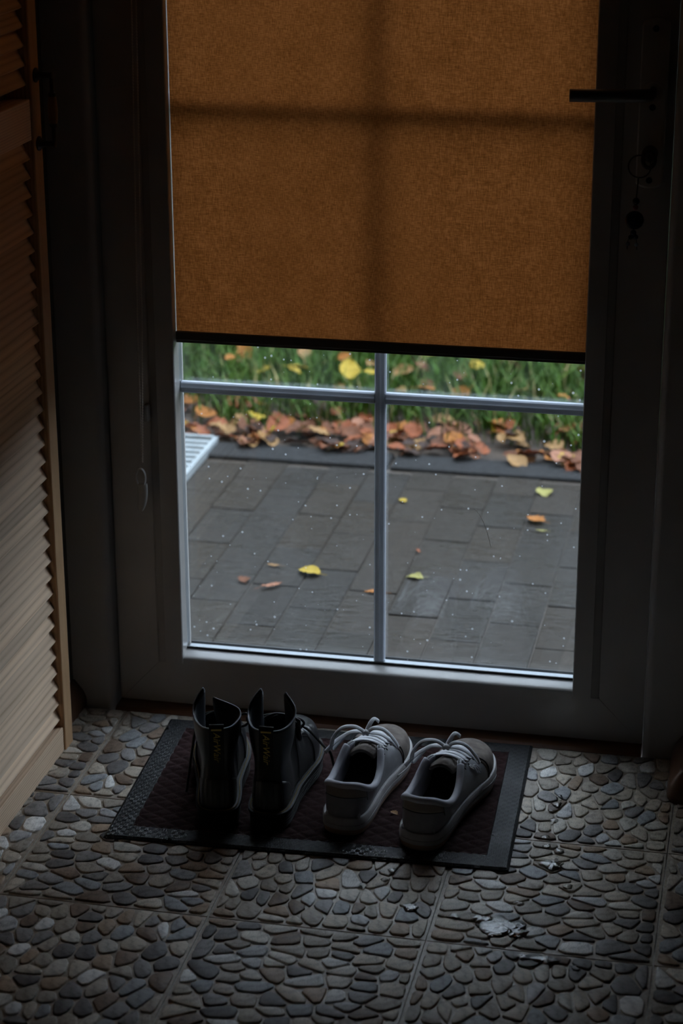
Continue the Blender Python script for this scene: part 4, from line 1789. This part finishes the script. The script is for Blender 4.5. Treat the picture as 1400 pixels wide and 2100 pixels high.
# lawn
def grass():
    rg_ = random.Random(3)
    V, Fc, T = [], [], []
    count = 0
    while count < 30000:
        y = 2.25 + 2.2 * rg_.random() ** 1.35
        x = rg_.uniform(-1.7, 1.7) * (1 + .15 * (y - 2.2))
        # ragged border with the leaf litter
        edge = 2.39 + .08 * noise.noise((x * 2.5, 0, 0)) + .05 * noise.noise((x * 9, 3, 0)) - .05 * x
        if y < edge and rg_.random() > .16 * max(0, 1 - (edge - y) / .2):
            continue
        count += 1
        h = rg_.uniform(.045, .105)
        w = rg_.uniform(.0016, .0034)
        a = rg_.uniform(0, 2 * math.pi)
        lean = rg_.uniform(.15, 1.0) * h
        dx, dy = math.cos(a) * lean, math.sin(a) * lean
        px, py = -math.sin(a) * w, math.cos(a) * w
        b = len(V)
        z0 = GZ - .012
        g = rg_.uniform(.65, 1.3)
        yel = rg_.random()
        if yel < .07:
            t = (.26 * g, .22 * g, .09 * g)
        else:
            t = ((.030 + .035 * yel) * g, (.090 + .022 * yel) * g, (.006 + .006 * yel) * g)
        V += [(x - px, y - py, z0), (x + px, y + py, z0), (x + dx * .35 - px * .9, y + dy * .35 - py * .9, z0 + h * .6), (x + dx * .35 + px * .9, y + dy * .35 + py * .9, z0 + h * .6), (x + dx, y + dy, z0 + h * .92)]
        T += [t] * 5
        Fc += [(b, b + 1, b + 3, b + 2), (b + 2, b + 3, b + 4)]
    o = mesh('grass', V, Fc, 'grass', None, False, T)
    tag(o, 'wet green lawn grass beyond the kerb outside the door', 'grass', None, 'stuff')


grass()
rl = random.Random(17)
# leaf litter along the kerb
LC = [('leaf_brown', 'brown', 5), ('leaf_russet', 'russet', 5), ('leaf_pink', 'pinkish', 3.2), ('leaf_tan', 'tan', 3.2), ('leaf_yellow', 'yellow', 1.6), ('leaf_dark', 'blackish', 2.4), ('leaf_orange', 'orange', 2)]
tot = sum(w for _, _, w in LC)


def pick():
    r = rl.uniform(0, tot)
    for m, nme, w in LC:
        r -= w
        if r <= 0:
            return m, nme
    return LC[0][:2]


for k in range(290):
    m, nme = pick()
    x = rl.uniform(-.66, .86)
    y = 2.150 + .30 * rl.random() ** 1.45 - .02 * x
    if x < -.26 and y < 2.20:
        y += .03
    leaf(rl.choice((0, 1, 1)), m, rl.uniform(.030, .078), (x, y, GZ + (rl.uniform(.008, .018) if y < 2.19 else rl.uniform(-.004, .022))), rl.uniform(0, 6.28), (rl.uniform(-.45, .45), rl.uniform(-.45, .45)),
         nme + ' fallen leaf in the litter along the kerb', nme + ' leaves in the litter along the kerb', variant=rl.randrange(3))
for k in range(75):
    m, nme = rl.choice((('leaf_yellow', 'yellow'), ('leaf_yellow', 'yellow'), ('leaf_tan', 'tan'), ('leaf_brown', 'brown'), ('leaf_orange', 'orange')))
    x = rl.uniform(-.95, .95)
    y = 2.52 + .75 * rl.random()
    leaf(rl.choice((0, 1)), m, rl.uniform(.035, .065), (x, y, GZ + rl.uniform(.015, .06)), rl.uniform(0, 6.28), (rl.uniform(-.6, .6), rl.uniform(-.6, .6)),
         nme + ' fallen leaf caught in the lawn grass', nme + ' leaves in the lawn grass', variant=rl.randrange(3))
c = unproject(716, 757, GZ + .06)
leaf(0, 'leaf_yellow', .075, (c.x, c.y, GZ + .055), .3, (.55, .1), 'large bright yellow leaf standing in the grass above the bar crossing', None, variant=1)
# single leaves on the paving
for px, py, kd, m, sz, rz, lb in (
        (634, 1172, 0, 'leaf_yellow', .052, 1.2, 'round yellow leaf on the wet paving, largest of those near the door'),
        (556, 1200, 2, 'leaf_pink', .048, -.9, 'narrow pinkish leaf on the paving below the round yellow leaf'),
        (500, 1188, 1, 'leaf_brown', .034, .4, 'small curled brown leaf on the paving, furthest left of the paving leaves'),
        (562, 1158, 2, 'leaf_tan', .030, 1.5, 'small tan leaf on the paving above the narrow pinkish leaf'),
        (850, 1182, 0, 'leaf_lime', .036, 1.6, 'yellow-green leaf on the paving just right of the upright bar'),
        (825, 1025, 0, 'leaf_yellow', .024, .8, 'tiny yellow leaf on the paving beside the upright bar'),
        (1116, 1008, 0, 'leaf_lime', .052, .2, 'pale yellow leaf on the paving close to the kerb'),
        (1098, 1066, 1, 'leaf_orange', .046, 1.1, 'orange-edged leaf on the paving below the pale yellow leaf'),
        (1110, 1087, 2, 'leaf_lime', .026, 1.5, 'tiny green leaf on the paving below the orange-edged leaf'),
        (857, 1127, 2, 'leaf_russet', .022, .5, 'tiny reddish leaf on the paving above the yellow-green leaf'),
        (768, 1213, 2, 'leaf_orange', .044, 1.45, 'narrow orange leaf on the paving partly behind the upright bar')):
    c = unproject(px, py, GZ + .004)
    leaf(kd, m, sz, (c.x, c.y, GZ + .0015), rz, (0, 0), lb, None, variant=2)
